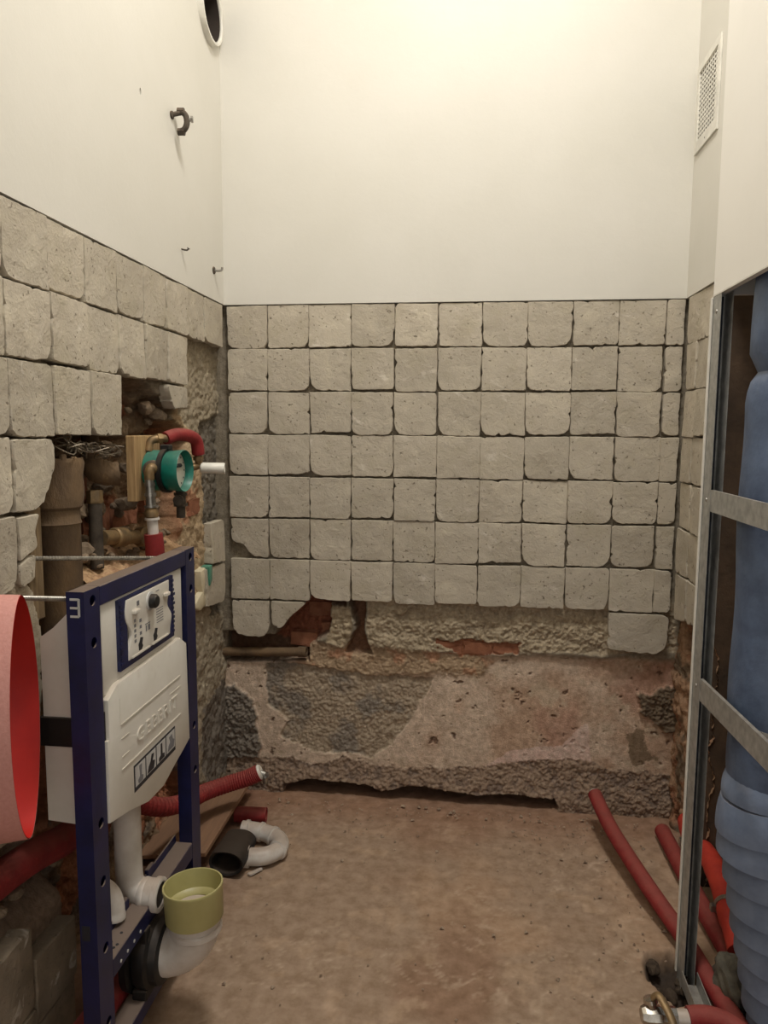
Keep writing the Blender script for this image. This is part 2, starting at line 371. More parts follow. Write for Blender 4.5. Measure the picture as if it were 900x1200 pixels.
# rough grey key coat where the render fell away
rg = mask([(-.755, .513), (-.585, .504), (-.332, .484), (-.125, .478), (-.185, .363), (-.268, .229), (-.34, .166), (-.506, .172), (-.619, .192), (-.717, .219), (-.667, .288), (-.748, .35)], U, V, .022, .006, 161, 14)
dep = mix(dep, .050+.008*n2+.006*wl2, rg); tone = mix(tone, L3(146, 130, 110), rg); tone = mix(tone, L3(120, 110, 98), rg*sstep(-.1, .3, fbm(U, V, 11, 4, 162)))
# dark coarse mortar left and right
dl = mask([(-1.0, .371), (-.877, .425), (-.803, .363), (-.791, .281), (-.772, .233), (-.784, .095), (-1.0, .09)], U, V, .025, .008, 171, 16)
dep = mix(dep, .030+.016*n2+.010*wl2, dl); tone = mix(tone, L3(114, 105, 94), dl)
dr = mask([(.60, .452), (.70, .50), (.80, .47), (.80, .30), (.72, .303), (.66, .338), (.606, .39)], U, V, .040, .008, 172, 12)
dep = mix(dep, .032+.016*n2+.010*wl2, dr); tone = mix(tone, L3(98, 84, 68), dr)
gp = mask([(.561, .294), (.618, .313), (.70, .207), (.595, .186)], U, V, .045, .005, 173, 12); tone = mix(tone, L3(118, 100, 80), gp)
# coarse foot of the wall
cf = mask([(-1.1, .136), (-.783, .132), (-.652, .147), (-.587, .117), (-.458, .159), (-.331, .127), (-.205, .135), (-.018, .147), (.104, .165), (.285, .189), (.403, .206), (.523, .166), (.9, .159), (.9, -.1), (-1.1, -.1)], U, V, .016, .006, 181, 22)
dep = mix(dep, .043+.011*n2+.007*wl2-.016*sstep(.15, .03, V), cf); tone = mix(tone, L3(134, 114, 96), cf); tone = mix(tone, L3(108, 92, 80), cf*sstep(-.05, .3, n2))
gap = mask([(-.686, .040), (-.588, .064), (-.362, .056), (-.314, .034), (-.204, .064), (-.078, .054), (.046, .042), (.168, .056), (.319, .046), (.335, .022), (.33, -.05), (-.69, -.05)], U, V, .006, .006, 182, 30)
dep = mix(dep, .155, gap); tone = mix(tone, L3(80, 66, 56), gap)
# holes
st = mask([(-.94, .628), (-.72, .625), (-.591, .604), (-.591, .530), (-.70, .52), (-.99, .505), (-.99, .63)], U, V, .008, .010, 191)
dep = mix(dep, .105+.008*n2, st); tone = mix(tone, L3(92, 70, 54), st)
h1 = mask([(-.719, .605), (-.66, .70), (-.577, .775), (-.458, .77), (-.442, .718), (-.505, .636), (-.60, .585)], U, V, .012, .018, 192)
dep = mix(dep, .115+.014*n2, h1); tone = mix(tone, L3(122, 74, 54), h1)
h2 = mask([(-.433, .770), (-.371, .770), (-.38, .657), (-.352, .563), (-.446, .565), (-.408, .656)], U, V, .012, .014, 193)
dep = mix(dep, .10+.014*n2, h2); tone = mix(tone, L3(110, 80, 60), h2)
smd = mask([(-.505, .745), (-.432, .738), (-.424, .64), (-.458, .574), (-.515, .604)], U, V, .012, .014, 194)
dep = mix(dep, .034+.016*n2, smd); tone = mix(tone, L3(150, 134, 110), smd)
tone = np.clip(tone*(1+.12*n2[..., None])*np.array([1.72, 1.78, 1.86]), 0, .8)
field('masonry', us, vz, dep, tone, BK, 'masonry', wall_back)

# ---- left wall masonry
us = np.concatenate([np.arange(-.6, 1.02, .03), np.arange(1.02, D+.125, .005)]); vz = np.arange(-.01, ZT+.012, .0055)
U, V = np.meshgrid(us, vz, indexing='ij')
n1 = fbm(U, V, 9, 5, 201); n2 = fbm(U, V, 30, 5, 211, .72); wl2 = worley(U, V, 58, 18)
dep = .026+.004*n2; tone = np.zeros(U.shape+(3,))+L3(124, 113, 96)
# near plaster edge beside the frame
ne = mask([(-.7, 1.10), (1.33, 1.09), (1.385, 1.05), (1.41, .946), (1.40, .847), (1.37, .62), (1.30, .56), (1.2, .56), (-.7, .58)], U, V, .012, .006, 221, 20)
dep = mix(dep, .010+.003*n1, ne); tone = mix(tone, L3(160, 148, 128), ne)
# right of the niche: lumps with brick dust
rn = mask([(2.17, 1.46), (2.40, 1.40), (2.60, 1.40), (2.65, -.1), (2.20, -.1), (2.17, .7)], U, V, .02, .01, 222)
dep = mix(dep, .034+.016*n2+.006*n1, rn); tone = mix(tone, L3(168, 146, 116), rn)
tone = mix(tone, L3(158, 118, 90), rn*sstep(.12, .3, fbm(U, V, 8, 4, 223))*sstep(.8, .95, V))
tone = mix(tone, L3(150, 138, 118), rn*(1-sstep(.70, .85, V)))
rc = mask([(2.20, 1.665), (2.70, 1.665), (2.70, .90), (2.43, .93), (2.40, 1.098), (2.385, 1.331), (2.27, 1.40), (2.21, 1.43)], U, V, .012, .008, 224)
dep = mix(dep, .034+.012*n2+.009*wl2, rc); tone = mix(tone, L3(150, 138, 117), rc)
rd = mask([(2.40, 1.40), (2.70, 1.45), (2.70, .70), (2.46, .72), (2.42, 1.0)], U, V, .015, .02, 225)
dep = mix(dep, .048+.014*n2+.010*wl2, rd); tone = mix(tone, L3(112, 104, 92), rd)
gf = mask([(2.36, .42), (2.7, .46), (2.7, .08), (2.38, .10), (2.33, .28)], U, V, .03, .01, 226)
tone = mix(tone, L3(112, 104, 94), gf)
# the chase and the niche
nic = mask([(1.459, 1.40), (1.448, 1.258), (1.41, 1.208), (1.385, 1.202), (1.389, 1.14), (1.372, 1.108), (1.382, 1.053), (1.411, .946), (1.403, .847), (1.362, .603), (1.42, .45), (1.46, .30), (1.46, -.1), (2.50, -.1), (2.36, .10), (2.27, .24), (2.238, .554), (2.19, .973), (2.185, 1.123), (2.206, 1.228), (2.30, 1.346), (2.182, 1.40), (1.76, 1.39)], U, V, .012, .012, 231)
dep = mix(dep, .145+.022*n1+.030*n2, nic); tone = mix(tone, L3(134, 112, 88), nic)
tone = mix(tone, L3(146, 98, 72), nic*sstep(.10, .22, fbm(U, V, 7, 3, 232)))
tone = mix(tone, L3(104, 90, 76), nic*sstep(.1, .3, fbm(U+5, V, 10, 3, 233)))
hl = mask([(1.775, 1.514), (1.921, 1.516), (2.029, 1.478), (2.172, 1.451), (2.135, 1.37), (1.954, 1.35), (1.79, 1.36)], U, V, .012, .012, 241)
dep = mix(dep, .10+.03*n1+.03*n2, hl); tone = mix(tone, L3(132, 112, 90), hl)
hb = mask([(1.88, 1.475), (2.0, 1.47), (2.03, 1.42), (1.95, 1.40), (1.86, 1.42)], U, V, .01, .01, 242)
dep = mix(dep, .165, hb); tone = mix(tone, L3(120, 62, 48), hb)
# rubble shelf in the chase behind the top of the frame
sh = nic*(1-sstep(.0, .10, V-1.05-.03*n1))
dep = mix(dep, dep-.075*sstep(1.10, 1.0, V), nic*sstep(1.58, 1.72, U)*sstep(.55, .8, V)); tone = mix(tone, L3(176, 144, 110), sh*sstep(.9, 1.0, V)*sstep(1.6, 1.7, U))
# pipe channel near the floor, rubble slope and slab base below it
ch = mask([(-.7, .60), (1.22, .57), (1.30, .56), (1.37, .60), (1.5, .60), (1.5, .40), (1.35, .42), (-.7, .42)], U, V, .012, .012, 251)
dep = mix(dep, .125+.015*n1, ch); tone = mix(tone, L3(112, 92, 76), ch)
sl = sstep(1.52, 1.44, U)*(1-sstep(.40, .44, V+.012*n1))
dep = mix(dep, .024+.10*sstep(.33, .44, V)+.006*n2, sl); tone = mix(tone, L3(132, 112, 94), sl)
tone = np.clip(tone*(1+.12*n2[..., None])*np.array([1.42, 1.45, 1.50]), 0, .8)
field('masonry', us, vz, dep, tone, LF, 'masonry', wall_left)

# rubble-strewn shelf of the chase, behind the top of the cistern frame
us = np.arange(-1.035, -.832, .004); vy = np.arange(1.60, 2.19, .004)
U, V = np.meshgrid(us, vy, indexing='ij'); n2 = fbm(U, V, 32, 5, 261, .75); wl2 = worley(U, V, 55, 27)
hz = 1.035-.10*(U+.935)/.20*.9+.018*fbm(U, V, 9, 4, 262)+.012*n2-.008*wl2
tone = np.zeros(U.shape+(3,))+L3(186, 154, 120); tone = mix(tone, L3(160, 124, 96), sstep(.0, .4, n2)); tone = np.clip(tone*1.25, 0, .8)
field('debris_shelf', us, vy, -hz, tone, lambda u, v, d: (u, v, d), 'masonry', wall_left)

# ---- right wall masonry (the short return before the shaft)
us = np.arange(2.20, D+.105, .005); vz = np.arange(-.01, ZT+.012, .0055)
U, V = np.meshgrid(us, vz, indexing='ij')
n1 = fbm(U, V, 9, 5, 301); n2 = fbm(U, V, 32, 5, 311, .72); wl2 = worley(U, V, 58, 28)
dep = .026+.004*n2; tone = np.zeros(U.shape+(3,))+L3(122, 112, 95)
lw = 1-sstep(.72, .77, V+.02*n1)
dep = mix(dep, .040+.022*n1+.018*n2, lw); tone = mix(tone, L3(152, 122, 96), lw)
tone = mix(tone, L3(146, 104, 80), lw*.8*sstep(.1, .3, fbm(U, V, 9, 3, 321))); tone = mix(tone, L3(112, 96, 78), lw*sstep(.15, .35, fbm(U+4, V, 12, 3, 322)))
for k, pl in enumerate([[(2.24, .42), (2.30, .47), (2.40, .50), (2.44, .46), (2.36, .40), (2.28, .36)], [(2.34, .78), (2.44, .74), (2.52, .70), (2.50, .64), (2.38, .66)], [(2.40, .03), (2.50, .09), (2.54, .05), (2.48, -.02)]]):
    m_ = mask(pl, U, V, .015, .015, 330+k); dep = mix(dep, .125, m_); tone = mix(tone, L3(84, 62, 48), m_)
tone = np.clip(tone*(1+.12*n2[..., None])*np.array([1.42, 1.45, 1.50]), 0, .8)
field('masonry', us, vz, dep, tone, RT, 'masonry', wall_right)

# ---- mortar pads left by the old tiles
def outline(poly, corner, rnd, wob=.0007, step=.010):
    pts = []; n = len(poly)
    for i in range(n):
        p0 = np.array(poly[i-1]); p1 = np.array(poly[i]); p2 = np.array(poly[(i+1) % n])
        a = p0-p1; b = p2-p1; la = np.linalg.norm(a); lb = np.linalg.norm(b); r = min(corner[i % len(corner)], la*.45, lb*.45)
        q0 = p1+a/la*r; q2 = p1+b/lb*r
        for k in range(4):
            t = k/3; pts.append((1-t)**2*q0+2*t*(1-t)*p1+t*t*q2)
        nxt = np.array(poly[(i+1) % n]); r2_ = min(corner[(i+1) % len(corner)], lb*.45, np.linalg.norm(np.array(poly[(i+2) % n])-nxt)*.45)
        e = nxt-b/lb*r2_; L_ = np.linalg.norm(e-q2); m = max(2, int(L_/step))
        for k in range(1, m): pts.append(q2+(e-q2)*k/m)
    pts = np.array(pts); out = []
    c = pts.mean(0); ph = rnd.uniform(0, 90); wn = fbm(pts[:, 0]+ph, pts[:, 1], 42, 3, 911); bites = [(pts[rnd.randrange(len(pts))], rnd.uniform(.006, .016), rnd.uniform(.003, .008)) for _ in range(rnd.choice((0, 1, 1, 2)))]
    for i, p in enumerate(pts):
        low_ = 1.0 if p[1] > c[1] else 2.2
        d = c-p; d /= np.linalg.norm(d)+1e-9; bt_ = sum(dp_*max(0, 1-np.linalg.norm(p-bp_)/rd_) for bp_, rd_, dp_ in bites); out.append(p+d*(abs(rnd.gauss(0, wob))*low_+.0022*max(0, wn[i])*low_+bt_))
    return np.array(out)
def pad(fn, poly, corner, parent, seed, out=0., m='mortar', thick=.034, label=None):
    rnd = random.Random(seed); O = outline(poly, corner, rnd); c = O.mean(0); n = len(O)
    tu = rnd.gauss(0, .018); tv = rnd.gauss(0, .018); base = out+rnd.gauss(0, .0017)
    ph = rnd.uniform(0, 50); face = lambda p: base+tu*(p[0]-c[0])+tv*(p[1]-c[1])+.0016*float(fbm(np.array([p[0]+ph]), np.array([p[1]]), 17, 2, 901)[0])
    V = []; Fc = []
    rings = []
    def ring(scale, ins, fd):
        r = []
        for p in O:
            q = c+(p-c)*scale; d = c-p; L_ = np.linalg.norm(d); q = q+d/L_*ins
            r.append(len(V)); dd = fd(q); V.append(fn(q[0], q[1], dd))
        rings.append(r)
    ring(.985, .001, lambda q: -thick)
    ring(1, 0, lambda q: face(q)-.0034-abs(rnd.gauss(0, .0008)))
    ring(1, .0020, lambda q: face(q)-.0004)
    ring(.80, 0, face)
    ring(.52, 0, face)
    ring(.24, 0, face)
    for a, b in zip(rings[:-1], rings[1:]):
        for k in range(n): Fc.append((a[k], a[(k+1) % n], b[(k+1) % n], b[k]))
    V.append(fn(c[0], c[1], face(c))); ci = len(V)-1
    for k in range(n): Fc.append((rings[-1][k], rings[-1][(k+1) % n], ci))
    mb = MB(); mb.add(V, Fc)
    return mb.build('mortar_pad', m, parent, smooth=30, recalc=True, label=label)
rn_ = random.Random(3)
def rect_pad(fn, u0, u1, v0, v1, parent, seed, out=0., bigger=1.0, m='mortar'):
    r = random.Random(seed)
    g = lambda: -.0016 if r.random() < .58 else abs(r.gauss(0, .0010))
    lo1 = min(.007, .001+abs(r.gauss(0, .003))) if r.random() < .55 else .0; lo2 = lo1+r.gauss(0, .0025)
    poly = [(u0+g(), v0+max(-.001, lo1)), (u1-g(), v0+max(-.001, lo2)), (u1-g(), v1-g()), (u0+g(), v1-g())]
    big = lambda: (r.uniform(.015, .048) if r.random() < .45 else r.uniform(.002, .012))*bigger
    return pad(fn, poly, [big(), big(), r.uniform(.0005, .005), r.uniform(.0005, .005)], parent, seed, out, m)
CX = [-.8726+.15*c for c in range(11)]
for r in range(7):
    z1 = ZT-.15*r; z0 = z1-.15
    for c in range(11):
        u0 = CX[c]; u1 = CX[c+1] if c < 10 else XR-.004
        if c == 0: u0 += .005
        sd = 1000+r*20+c
        if r == 5 and c == 0:
            pad(BK, [(-.82, .962), (-.80, .935), (-.775, .917), (-.725, .915), (-.725, 1.059), (-.867, 1.059), (-.866, .975)], [.01, .004, .006, .008, .006, .008, .02], wall_back, sd); continue
        if c == 9 and r in (1, 2, 5): u1 -= .006
        rect_pad(BK, u0, u1, z0, z1, wall_back, sd)
pad(BK, [(-.866, .645), (-.84, .622), (-.75, .618), (-.726, .648), (-.726, .757), (-.866, .757)], [.025, .02, .02, .02, .008, .008], wall_back, 1900)
pad(BK, [(-.720, .668), (-.685, .652), (-.640, .705), (-.590, .752), (-.600, .757), (-.720, .757)], [.015, .012, .004, .006, .004, .006], wall_back, 1901)
pad(BK, [(.480, .626), (.64, .612), (.680, .640), (.682, .745), (.66, .757), (.480, .757)], [.012, .03, .03, .02, .015, .005], wall_back, 1902, out=.004)
# small filler pieces between the bottom of the pads
CL = [1.017, 1.167, 1.317, 1.467, 1.617, 1.767, 1.917, 2.067, 2.217, 2.367, D-.022]
for r in range(5):
    z1 = ZT-.15*r; z0 = z1-.15
    for c in range(10):
        u0, u1 = CL[c], CL[c+1]; sd = 2000+r*20+c
        if r == 0 or (r == 1 and c < 8) or (r == 2 and c < 5) or (r in (3, 4) and c < 2):
            rect_pad(LF, u0, u1, z0, z1, wall_left, sd, out=.002)
        elif r == 3 and c == 2:
            pad(LF, [(1.318, 1.215), (1.38, 1.213), (1.417, 1.225), (1.446, 1.276), (1.458, 1.30), (1.458, 1.359), (1.318, 1.359)], [.004, .003, .006, .004, .01, .008, .006], wall_left, sd, .002)
        elif r == 4 and c == 2:
            pad(LF, [(1.322, 1.118), (1.36, 1.13), (1.384, 1.138), (1.378, 1.175), (1.396, 1.207), (1.320, 1.206)], [.006, .004, .006, .008, .006, .006], wall_left, sd, .002)
            pad(LF, [(1.322, 1.070), (1.345, 1.062), (1.374, 1.075), (1.379, 1.124), (1.36, 1.126), (1.322, 1.114)], [.012, .006, .006, .006, .004, .004], wall_left, sd+7, 0)
pad(LF, [(2.075, 1.462), (2.10, 1.437), (2.212, 1.445), (2.212, 1.508), (2.052, 1.508)], [.01, .008, .006, .006, .004], wall_left, 2201, 0)
pad(LF, [(2.40, .917), (2.535, .905), (2.54, 1.052), (2.52, 1.06), (2.405, 1.060)], [.006, .008, .02, .01, .006], wall_left, 2202, -.003)
pad(LF, [(2.352, .778), (2.51, .760), (2.534, .80), (2.534, .900), (2.35, .912)], [.008, .03, .02, .006, .006], wall_left, 2203, -.003)
# slabs low on the left wall, below the pipe channel
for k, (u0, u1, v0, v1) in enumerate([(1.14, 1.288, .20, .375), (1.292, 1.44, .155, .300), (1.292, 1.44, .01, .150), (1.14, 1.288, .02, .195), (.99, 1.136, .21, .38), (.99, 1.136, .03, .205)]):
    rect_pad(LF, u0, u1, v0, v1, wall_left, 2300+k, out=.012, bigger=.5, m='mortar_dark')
for r in range(7):
    z1 = ZT-.15*r; z0 = z1-.15; sd = 3000+r*20
    a = 2.415+rn_.gauss(0, .008)
    if r == 0: rect_pad(RT, 2.27, D-.024, z0, z1, wall_right, sd)
    elif r == 6:
        pad(RT, [(2.40, .775), (2.44, .765), (2.53, .75), (2.532, z1-.002), (2.402, z1-.002)], [.008, .01, .02, .006, .006], wall_right, sd)
        pad(RT, [(2.26, .80), (2.33, .78), (2.385, .77), (2.398, z1-.002), (2.26, z1-.002)], [.008, .01, .02, .006, .006], wall_right, sd+1)
    else:
        rect_pad(RT, a, D-.026, z0, z1, wall_right, sd); rect_pad(RT, 2.262, a, z0, z1, wall_right, sd+1)

# ---- bricks laid bare in the walls
def brick(fn, u0, u1, v0, v1, d, parent, seed, depth=.07):
    r = random.Random(seed); mb = MB(); b = bmesh.new(); bmesh.ops.create_cube(b, size=1)
    bmesh.ops.subdivide_edges(b, edges=list(b.edges), cuts=2)
    for v in b.verts:
        u = (u0+u1)/2+v.co.x*(u1-u0)+r.gauss(0, .0022); q = (v0+v1)/2+v.co.y*(v1-v0)+r.gauss(0, .0022); dd = d-depth/2+v.co.z*depth+r.gauss(0, .0022)
        v.co = Vector(fn(u, q, dd))
    bmesh.ops.recalc_face_normals(b, faces=list(b.faces)); mb.bm(b); mb.build('brick', 'brick', parent, smooth=40)
for k, a in enumerate([(-.115, -.022, .575, .622, -.037), (-.014, .085, .580, .625, -.036), (.092, .178, .583, .622, -.039), (-.66, -.56, .575, .625, -.070), (-.55, -.47, .60, .66, -.095), (-.60, -.50, .68, .735, -.105)]): brick(BK, *a, wall_back, 400+k)
for k, a in enumerate([(1.86, 1.98, 1.405, 1.46, -.125), (2.00, 2.10, 1.40, 1.445, -.12), (1.78, 1.92, 1.10, 1.165, -.12), (1.94, 2.08, 1.10, 1.16, -.115), (2.10, 2.185, 1.13, 1.19, -.10), (1.70, 1.83, 1.19, 1.25, -.13), (2.215, 2.25, 1.17, 1.235, -.02), (2.27, 2.36, 1.10, 1.15, -.028)]): brick(LF, *a, wall_left, 420+k)
for k, a in enumerate([(2.30, 2.40, .66, .715, -.05), (2.27, 2.36, .56, .62, -.03), (2.30, 2.42, .19, .25, -.035), (2.27, 2.37, .27, .33, -.045), (2.26, 2.36, .10, .155, -.04)]): brick(RT, *a, wall_right, 440+k)
# glue smear and a glazed chip on the left wall
MB().prism([(2.321, .907), (2.372, .915), (2.372, .86), (2.352, .84), (2.35, .825), (2.379, .800), (2.36, .785), (2.313, .776), (2.245, .800), (2.30, .825), (2.335, .835), (2.325, .86)], LF, -.05, -.012, .006).build('glue_smear', 'cream_glue', wall_left, label='cream tile glue smear')
MB().prism([(2.362, .915), (2.392, .918), (2.392, .868), (2.368, .850)], LF, -.03, .0005, .001).build('tile_chip', 'teal_glaze', wall_left, label='teal glazed tile chip')

# ---- the shaft: boarded bulkhead above, dark cavity behind
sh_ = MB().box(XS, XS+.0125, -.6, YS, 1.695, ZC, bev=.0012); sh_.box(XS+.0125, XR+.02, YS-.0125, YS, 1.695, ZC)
wall_shaft = sh_.build('wall_shaft', 'board_paint_lit', kind='structure', label='white plasterboard bulkhead above the blue pipe')
MB().box(XS-.0008, XS+.0135, -.6, YS+.001, 1.692, 1.6955).build('board_edge', 'gypsum', wall_shaft)
wc = MB().box(1.06, 1.12, -.6, 2.2, -.02, ZC); wc.box(XR+.015, 1.12, 2.205, 2.26, -.02, ZC)
wc.build('wall_cavity', 'shaft_wall', kind='structure')

# ================================================================== THINGS
# ---- ceiling lamp (the room's light)
lamp = empty('ceiling_lamp', (LAMP[0], LAMP[1], LAMP[2]), label='large round ceiling lamp above the middle of the room', cat='lamp')
MB().lathe((LAMP[0], LAMP[1], ZC), (0, 0, -1), [(0, .26), (.01, .28), (.065, .28), (.07, .275), (.07, .0)], 48).build('housing', 'grille_white', lamp)

# ---- round duct in the left wall
dk = empty('ventilation_duct', (XL, DUC[0], DUC[1]), label='round black duct opening with a white collar high on the left wall', cat='duct')
MB().lathe((XL, *DUC), (1, 0, 0), [(-.10, DUR-.003), (.016, DUR-.003), (.020, DUR), (.020, DUR+.007), (.012, DUR+.010), (.0012, DUR+.010), (.0012, DUR-.001), (-.10, DUR-.001)], 44, closed=True).build('collar', 'grille_white', dk)
MB().lathe((XL, *DUC), (1, 0, 0), [(-.22, 0), (-.22, DUR-.004), (.012, DUR-.004), (.012, DUR-.0045), (-.215, DUR-.0055), (-.215, 0)], 44).build('duct_tube', 'duct_dark', dk)

# ---- pipe clamp, hooks on the left wall
pc = empty('pipe_clamp', (XL, 2.13, 2.26), label='rusty steel pipe clamp on the white left wall below the duct', cat='clamp')
arc = [(XL+.024+.018*math.cos(t), 2.145, 2.262+.026*math.sin(t)) for t in np.linspace(math.radians(105), math.radians(-95), 16)]
MB().tube(arc, .0085, 10).build('half_ring', 'dark_iron', pc)
MB().tube([(XL-.005, 2.13, 2.275), (XL+.022, 2.142, 2.284)], .007, 8).lathe((XL, 2.13, 2.275), (1, 0, 0), [(.0, .011), (.006, .011), (.007, .007)], 12).build('stem', 'dark_iron', pc)
for z_ in (2.290, 2.234): MB().tube([(XL+.014, 2.145, z_), (XL+.034, 2.147, z_)], .010, 6).build('bolt', 'dark_iron', pc)
MB().tube([(XL+.040, 2.145, 2.266), (XL+.056, 2.149, 2.268)], .0055, 8).lathe((XL+.052, 2.148, 2.268), (1, .2, 0), [(0, .009), (.007, .009)], 6).build('bolt', 'steel', pc)
hk = empty('screw_hook', (XL, 2.459, 1.911), label='small steel screw hook just above the mortar by the left corner', cat='hook')
MB().lathe((XL, 2.459, 1.911), (1, 0, 0), [(.0015, .013), (.005, .011), (.007, .005)], 16).build('rosette', 'dark_iron', hk)
MB().tube(spline([(XL+.002, 2.459, 1.911), (XL+.018, 2.461, 1.910), (XL+.028, 2.462, 1.912), (XL+.030, 2.462, 1.921)], 5), .004, 8).build('shank', 'steel', hk)
nl = empty('wall_nail', (XL, 2.181, 1.914), label='bent little nail in the white left wall', cat='nail')
MB().tube(spline([(XL-.01, 2.181, 1.918), (XL+.016, 2.184, 1.912), (XL+.022, 2.186, 1.917)], 4), .0025, 6).build('shank', 'dark_iron', nl)
MB().lathe((XL+.0215, 2.186, 1.9165), (.5, 0, .8), [(0, .005), (.0022, .005)], 8).build('head', 'dark_iron', nl)

# ---- vent grille on the right wall
gr = empty('vent_grille', (XR, 2.43, GZ0), label='white perforated vent grille high on the right wall', cat='grille')
gm = MB(); g0, g1, gz0, gz1 = GY0+.022, GY1-.022, GZ0+.036, GZ1-.022
gm.plate([(GY0, GZ0), (GY1, GZ0), (GY1, GZ1), (GY0, GZ1)], [[(g0, gz0), (g1, gz0), (g1, gz1), (g0, gz1)]], RT, .002, .008)
gm.build('frame', 'grille_white', gr, smooth=20)
gb = MB(); NC, NR = 9, 15
for k in range(NC+1):
    y = g0+(g1-g0)*k/NC; gb.box(XR-.0046, XR-.0034, y-.0026, y+.0026, gz0-.002, gz1+.002)
for k in range(NR+1):
    z = gz0+(gz1-gz0)*k/NR; gb.box(XR-.0048, XR-.0032, g0-.002, g1+.002, z-.0026, z+.0026)
gb.build('lattice', 'grille_white', gr, smooth=0)
for z_ in (GZ0+.016,): MB().lathe((XR-.008, 2.43, z_), (-1, 0, 0), [(0, .003), (.001, .0028)], 10).build('screw', 'steel', gr)

# ---- cistern frame for a wall-hung toilet
XF = -.70
fr = empty('cistern_frame', (-.72, 1.51, 0), label='dark blue steel cistern frame with white cistern for a wall-hung toilet', cat='toilet frame')
FX = lambda u, v, d: (XF+d, u, v)
def post(y0, y1, holes):
    mb = MB()
    mb.plate([(y0, 0.005), (y1, .005), (y1, 1.082), (y0, 1.082)], [circle((y0+y1)/2+.003, z, .0105, 16) for z in holes], FX, 0, -.003)
    mb.box(XF-.035, XF-.003, y0, y0+.003, .005, 1.082).box(XF-.035, XF-.003, y1-.003, y1, .005, 1.082).box(XF-.035, XF-.032, y0+.003, y1-.003, .005, 1.082)
    mb.box(XF-.035, XF-.003, y0+.003, y1-.003, 1.079, 1.082)
    return mb.build('post', 'blue_steel', fr, smooth=25)
p1 = post(1.242, 1.298, [1.060, .979, .62, .50, .36, .20]); p2 = post(1.724, 1.780, [1.060, .979, .62, .50])
for y0 in (1.242, 1.724): MB().box(XF-.045, XF+.015, y0-.006, y0+.062, .0, .006, bev=.001).build('foot_plate', 'galvanised', fr)
# stamped mark and slots on the near face of the near post
mk = MB()
for z_ in (1.068, 1.052, 1.036): mk.box(XF-.027, XF-.010, 1.2405, 1.2425, z_-.002, z_+.002)
mk.box(XF-.012, XF-.008, 1.2405, 1.2425, 1.036, 1.069); mk.build('stamped_mark', 'print_light', p1, smooth=0)
MB().box(XF-.030, XF-.014, 1.2405, 1.2425, .395, .425).build('slot', 'print_dark', p1)
MB().box(XF-.035, XF, 1.298, 1.724, 1.043, 1.082, bev=.002).build('top_rail', 'blue_steel', fr)
cb = MB().box(XF-.045, XF, 1.298, 1.724, .272, .315, bev=.002).build('cross_bar', 'blue_steel', fr)
lip = MB().box(XF-.048, XF-.044, 1.300, 1.46, .29, .334).box(XF-.048, XF-.044, 1.54, 1.722, .29, .334).box(XF-.050, XF-.040, 1.41, 1.45, .325, .345, bev=.002).box(XF-.050, XF-.040, 1.55, 1.585, .325, .345, bev=.002)
lip.build('lip', 'blue_steel', cb)
for y_ in (1.33, 1.36, 1.39, 1.42): MB().lathe((XF+.0002, y_, .287), (1, 0, 0), [(0, .0035), (.001, .0035)], 10).build('rivet', 'print_light', cb)
for y_, x_ in ((1.33, -.715), (1.345, -.728), (1.375, -.72), (1.34, -.712)): MB().lathe((x_, y_, .3152), (0, 0, 1), [(0, .0035), (.0008, .003)], 10).build('rivet', 'print_dark', cb)
lb = MB().box(XF-.045, XF, 1.298, 1.724, .075, .112, bev=.002).build('base_bar', 'blue_steel', fr)
MB().box(XF-.03, XF+.004, 1.43, 1.57, .110, .135, bev=.003).build('drain_bracket', 'black_rubber', fr)
for y_ in (1.45, 1.55): MB().box(XF-.008, XF+.004, y_-.012, y_+.012, .130, .275, bev=.002).build('bracket_arm', 'black_rubber', fr)
# cistern
cis = MB().prism([(-.828, .60), (-.722, .592), (-.712, .62), (-.712, 1.040), (-.75, 1.044), (-.80, .995), (-.828, .975)], lambda u, v, d: (u, d, v), 1.303, 1.715, .008).build('cistern', 'white_plastic', fr, recalc=True)
MB().box(XF-.0125, XF-.006, 1.312, 1.708, .858, 1.041, bev=.0025, seg=2).build('cistern_front', 'white_plastic', cis)
MB().box(-.834, -.728, 1.298, 1.3045, .757, .816, bev=.001).box(-.834, -.828, 1.3, 1.72, .757, .816).build('strap', 'black_rubber', fr)
for y_, z_ in ((1.302, .80), (1.716, .82)): MB().box(XF-.016, XF-.002, y_-.006, y_+.006, z_-.035, z_+.03, bev=.001).build('side_clip', 'black_rubber', fr)
CP = [(1.308, .852), (1.347, .872), (1.667, .876), (1.704, .851), (1.712, .603), (1.668, .590), (1.62, .578), (1.552, .557), (1.47, .560), (1.383, .586), (1.300, .604), (1.300, .772), (1.308, .772)]
cov = MB().prism(CP, FX, -.012, .005, .002).build('cover_panel', 'white_plastic', fr, smooth=30)
ln = MB()
for y0, y1, z in ((1.355, 1.656, .784), (1.352, 1.655, .689)): ln.box(XF+.0045, XF+.0068, y0, y1, z-.0015, z+.0015)
for y0, y1, z in ((1.355, 1.387, .754), (1.355, 1.387, .715), (1.60, 1.656, .7585)): ln.box(XF+.0045, XF+.0062, y0, y1, z-.001, z+.001)
ln.box(XF+.0045, XF+.0058, 1.352, 1.3535, .784, .84); ln.build('raised_lines', 'white_plastic', cov, smooth=0)
